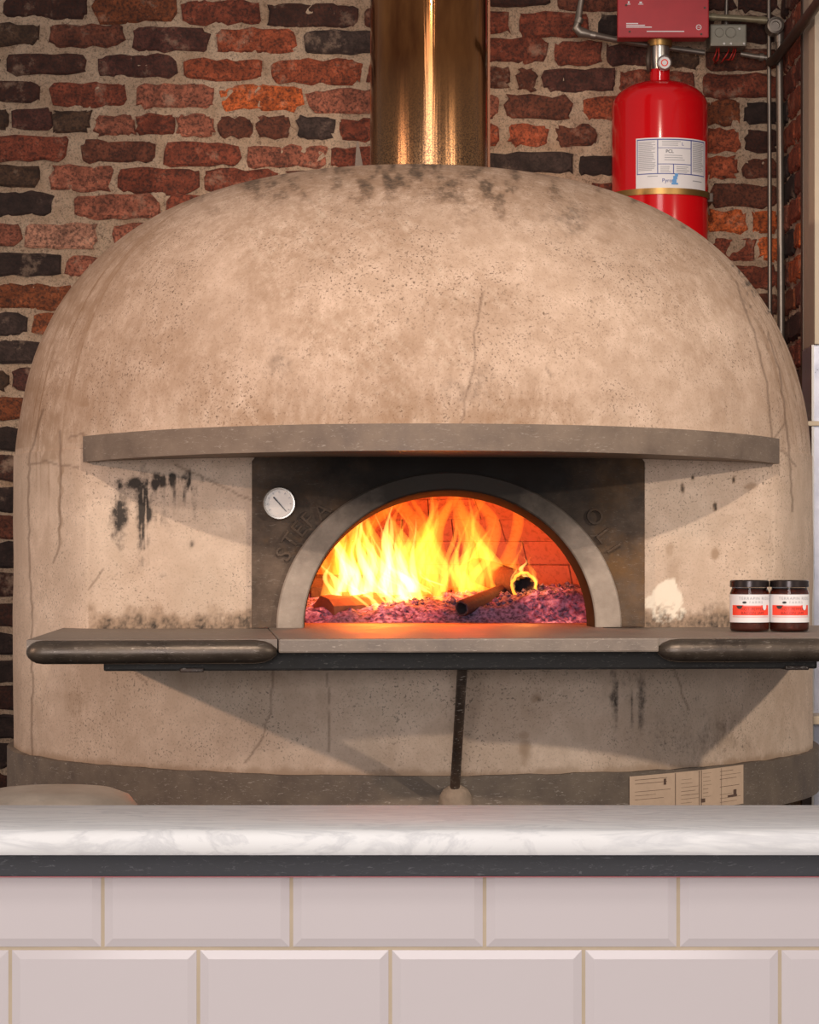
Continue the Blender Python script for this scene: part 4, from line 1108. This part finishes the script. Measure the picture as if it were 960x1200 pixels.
YB = 6.80
def wx(px_, Y=YB): return (px_ - CX) * Y / F
def wz(py_, Y=YB): return CZ + (CY - py_) * Y / F
bx = thing('suppression_control_box', (wx(777), YB, wz(44)), 'red metal fire suppression control box above the red cylinder', 'control box')
hb = 0.36; x0, x1 = wx(724) - wx(777), wx(831) - wx(777)
MB().bbox(x0 + 0.003, x1 - 0.003, 0.012, 0.064, 0.001, hb, 0.004).build('box_body', M['redbox'], bx)
MB().bbox(-0.06, 0.06, 0.062, 0.199, 0.16, 0.30, 0.003).build('wall_mount', M['conduit_dark'], bx)
lidp = MB().bbox(x0, x1, 0.0, 0.014, 0.0, hb, 0.003).build('box_cover', M['redbox'], bx)
mb = MB()
def bxr(px0, px1, py0, py1): mb.box(wx(px0) - wx(777), wx(px1) - wx(777), -0.0006, 0.0002, wz(py1) - wz(44), wz(py0) - wz(44))
for k in range(3): bxr(734, 748 + 8 * k, 27 + 2.1 * k, 28.2 + 2.1 * k)
bxr(758, 802, 36.2, 37.4)
bxr(735, 739, 4.6, 5.4); bxr(736, 738, 1.5, 4); bxr(748, 754, 4.6, 5.4); bxr(749.5, 752.5, 2, 4)
mb.build('printed_text', M['white'], lidp)
mb = MB().lathe([(0.0055, 0.0006), (0.0072, 0.0006)], 24, (wx(819) - wx(777), 0, wz(32) - wz(44)), 'Y'); mb.build('approval_mark', M['white'], lidp)
vs, fs = text_geo('UL', 0.007); mesh_obj('lettering', [(wx(819) - wx(777) + x, -0.0007, wz(32) - wz(44) + y) for x, y, _ in vs], fs, M['white'], lidp)
for (sx_, sy_) in ((738, 37), (822, 40), (826, 9), (734, 6)):
    MB().lathe([(0.0, 0.002), (0.0025, 0.002), (0.003, 0.0)], 12, (wx(sx_) - wx(777), 0, wz(sy_) - wz(44)), 'Y').build('screw', M['conduit_dark'], lidp)

# grey junction box with red wires
YJ = 6.90
jb = thing('junction_box', (wx(854, YJ), YJ, wz(54, YJ)), 'grey metal electrical junction box with loose red wires below', 'junction box')
MB().bbox(-0.048, 0.048, 0.0, 0.09, 0.0, 0.058, 0.004).build('box_shell', M['boxgrey'], jb)
for (kx, kr) in ((-0.024, 0.012), (0.006, 0.014)):
    MB().lathe([(0.0, 0.0015), (kr * 0.85, 0.0015), (kr * 0.9, 0.003), (kr, 0.003), (kr * 1.05, 0.0)], 24, (kx, 0, 0.036), 'Y').build('knockout', M['boxgrey'], jb, angle=40)
for (kx, kz) in ((0.028, 0.045), (0.040, 0.006), (0.006, 0.006), (-0.012, 0.006)):
    MB().lathe([(0.0, 0.003), (0.003, 0.003), (0.0034, 0.0)], 10, (kx, 0, kz), 'Y').build('screw', M['steel'], jb)
for k, (a0, a1, a2) in enumerate([(-0.028, -0.036, -0.026), (-0.022, -0.024, -0.032), (0.004, -0.010, -0.014), (0.016, 0.006, -0.004), (0.022, 0.014, 0.006)]):
    MB().tube([(a0, 0.03, 0.005), (a0, 0.025, -0.008), ((a0 + a1) / 2, 0.02, -0.020), (a1, 0.03, -0.030), (a2, 0.05, -0.036 + 0.01 * (k > 2))], 0.0022, 8).build('wire', M['wire_red'], jb, smooth=True)

def pipe(name, label, pts, rad, mat, fits=(), n=14):
    p0 = Vector(pts[0])
    t = thing(name, (0, 0, 0), label, 'pipe', 'pipes on the brick wall')
    MB().tube(pts, rad, n).build('pipe_run', mat, t, angle=50)
    for (a, b_, r_) in fits: MB().tube([a, b_], r_, n).build('fitting', mat, t, angle=50)
    return t
Yp = 6.955
pipe('conduit_pipe', 'thin steel conduit running straight up the wall beside the corner', [P(902.5, 470, Yp), P(902, 200, Yp), P(901, -60, Yp)], 0.0058, M['conduit'])
Yq = 6.93
t = pipe('riser_pipe', 'thicker grey riser pipe dropping from a round elbow fitting near the corner', [P(916, 470, Yq), P(915, 250, Yq), P(913.5, 40, Yq)], 0.0098, M['conduit'], [(P(913.5, 50, Yq), P(913.5, 36, Yq), 0.013)])
c_ = P(908.5, 30.5, 6.91)
MB().lathe([(0.0, 0.004), (0.010, 0.004), (0.011, 0.012), (0.016, 0.012), (0.017, 0.016), (0.022, 0.014), (0.023, 0.0), (0.023, -0.03)], 28, tuple(c_), 'Y').build('elbow', M['conduit'], t, angle=40)
pipe('branch_pipe', 'olive grey horizontal pipe between the control box and the elbow fitting', [P(826, 19.5, 6.90), P(865, 21.5, 6.90), P(899, 24, 6.90)], 0.0085, M['conduit_olive'], [(P(833, 19.8, 6.90), P(839, 20.2, 6.90), 0.0105), (P(889, 23.2, 6.90), P(897, 23.8, 6.90), 0.0105)])
pipe('drop_conduit', 'thin conduit dropping into the top of the junction box', [P(853, -50, 6.945), P(851, 34, 6.945)], 0.005, M['conduit'], [(P(851.5, 27, 6.945), P(851, 33, 6.945), 0.007)])
pipe('link_conduit', 'short threaded conduit just below the junction box', [P(868, 63, 6.96), P(884, 66, 6.96), P(901, 68, 6.96)], 0.007, M['conduit'], [(P(890, 66.8, 6.96), P(895, 67.3, 6.96), 0.011)])
pipe('wall_pipe', 'dark pipe running forward along the return wall from the corner', [(0.950, 6.93, 2.685), (0.962, 6.88, 2.69), (0.963, 6.7, 2.69), (0.963, 6.0, 2.69)], [0.013, 0.013, 0.013, 0.013], M['conduit_dark'])
t = pipe('control_conduit', 'dark elbowed conduit dropping from above and passing behind the red box', [P(686, -60, 6.93), P(681.5, 0, 6.93), P(677, 25, 6.93), P(676, 33, 6.93), P(681, 38, 6.93), P(694, 41, 6.93), P(740, 50, 6.94), P(826, 62, 6.95)], [0.008, 0.008, 0.009, 0.013, 0.014, 0.0095, 0.0075, 0.0075], M['conduit'], [(P(692, 41, 6.93), P(698, 42, 6.93), 0.011), (P(677.5, 27, 6.93), P(679.5, 21, 6.93), 0.0115)])

# ------------------------------------------------------------------ steel at the far right
sp_o = MB().bbox(0.9835, 1.015, 6.585, 6.620, 0.0, 3.4, 0.002).build('corner_guard', M['steelpanel']); tag(sp_o, 'brushed steel guard strip covering the end of the brick return wall', 'steel strip')
cb = thing('steel_cabinet', (0.981, 6.40, 0), 'tall brushed steel cabinet at the edge behind the oven shelf', 'cabinet')
MB().bbox(0.0, 0.55, 0.0, 0.18, 0.0, 1.90, 0.004).build('cabinet_body', M['cabinet'], cb)
MB().bbox(-0.004, 0.002, -0.004, 0.01, 0.0, 1.90, 0.001).build('edge_strip', M['steel'], cb)
MB().bbox(-0.014, 0.5, -0.012, -0.001, 1.702, 1.714, 0.003).build('cream_rail', M['cream'], cb)
MB().bbox(-0.020, 0.5, -0.13, -0.001, 0.985, 1.005, 0.003).build('ledge', M['cream'], cb)
cp = MB().bbox(0.985, 1.5, 6.40, 6.58, 1.901, 3.4, 0.003).build('cabinet_filler', M['cream']); tag(cp, 'cream filler board standing on top of the steel cabinet', 'board')
# ------------------------------------------------------------------ bar in front
zb = 1.111
wt = MB()
x0, x1 = -1.4, 1.4
pr = [(2.99, zb - 0.026), (2.99, zb - 0.004), (2.986, zb), (2.732, zb), (2.7245, zb - 0.002), (2.7205, zb - 0.0065), (2.719, zb - 0.012), (2.719, zb - 0.022), (2.7215, zb - 0.026)]
NX = 40; vv = []; ff = []
for k in range(NX + 1):
    x = x0 + (x1 - x0) * k / NX
    vv += [(x, y, zz_) for y, zz_ in pr]
n = len(pr)
for k in range(NX):
    for e in range(n): ff.append((k * n + e, k * n + (e + 1) % n, (k + 1) * n + (e + 1) % n, (k + 1) * n + e))
ff += [tuple(range(n - 1, -1, -1)), tuple(NX * n + e for e in range(n))]
mt = mesh_obj('marble_worktop', vv, ff, M['marble'], None, angle=50); tag(mt, 'white marble bar top with grey veins and a rounded edge', 'worktop')

bar = thing('tiled_bar', (0, 2.76, 0), 'bar front of glossy white brick-shaped tiles below a dark metal strip', 'bar counter')
MB().box(-1.4, 1.4, 0.0008, 0.22, 0.0, zb - 0.0265).build('grout_backing', M['grout'], bar)
MB().bbox(-1.4, 1.4, -0.020, 0.0008, 1.0605, zb - 0.0268, 0.0015).build('dark_trim', M['trim'], bar)
MB().box(-1.4, 1.4, -0.019, 0.0008, 1.0595, 1.0605).build('red_film', M['trim_red'], bar)
YT = 2.76
def tile_mesh(w, h, bev):
    d = 0.0030
    vs = []
    for (ix, dd) in ((0, 0.006), (0.0005, 0.0), (bev, -d)):
        vs += [(-w / 2 + ix, dd, -h / 2 + ix), (w / 2 - ix, dd, -h / 2 + ix), (w / 2 - ix, dd, h / 2 - ix), (-w / 2 + ix, dd, h / 2 - ix)]
    fs = []
    for q in (0, 4):
        fs += [(q + k, q + (k + 1) % 4, q + 4 + (k + 1) % 4, q + 4 + k) for k in range(4)]
    return vs, fs + [(8, 9, 10, 11)]
sT = F / YT
def tile_row(edges, py_top, py_bot):
    for x0, x1 in zip(edges[:-1], edges[1:]):
        a, b_ = (x0 + 1.6 - CX) / sT, (x1 - 1.6 - CX) / sT
        zt, z0_ = CZ + (CY - py_top) / sT, CZ + (CY - py_bot) / sT
        vs, fs = tile_mesh(b_ - a, zt - z0_, 0.0095)
        o = mesh_obj('tile', vs, fs, M['tile'], bar); o.location = ((a + b_) / 2, 0, (zt + z0_) / 2)
tile_row([-560, -334, -106, 120.5, 341.5, 568, 795, 1022, 1249, 1476], 1004, 1110)
tile_row([-670, -440, -214, 12, 232.5, 457.5, 684, 914, 1141, 1368], 1113, 1226)
tile_row([-560, -334, -106, 120.5, 344, 571, 798, 1025, 1252, 1479], 1229, 1342)
tile_row([-670, -440, -214, 12, 235, 460, 687, 916, 1143, 1370], 1345, 1458)

# worktable behind the bar with an upturned steel pan
tb = thing('prep_table', (0, 3.5, 0), 'low steel prep table standing behind the bar', 'table')
MB().bbox(-1.1, 1.0, -0.40, 0.28, 0.89, 0.93, 0.004).build('table_top', M['steelpanel'], tb)
for sx_ in (-1.02, 0.92):
    for sy_ in (-0.34, 0.22): MB().bbox(sx_ - 0.02, sx_ + 0.02, sy_ - 0.02, sy_ + 0.02, 0.0, 0.891, 0.003).build('leg', M['steelpanel'], tb)
pc = P(64, 930, 3.55)
pan = thing('upturned_pan', (pc.x, 3.55, 0.93), 'round steel pan lying upside down behind the marble bar top', 'pan')
rp = 0.114; ht = 0.150
MB().lathe([(rp + 0.010, 0.001), (rp + 0.010, 0.006), (rp, 0.008), (rp, ht - 0.042), (rp - 0.003, ht - 0.024), (rp - 0.014, ht - 0.010), (rp - 0.036, ht - 0.002), (rp - 0.06, ht), (0.0, ht + 0.001)], 64).build('pan_body', M['pan'], pan, smooth=True)
MB().tube([((rp + 0.010) * math.cos(2 * math.pi * k / 48), (rp + 0.010) * math.sin(2 * math.pi * k / 48), 0.0045) for k in range(49)], 0.004, 8, False).build('pan_rim', M['pan'], pan, smooth=True)
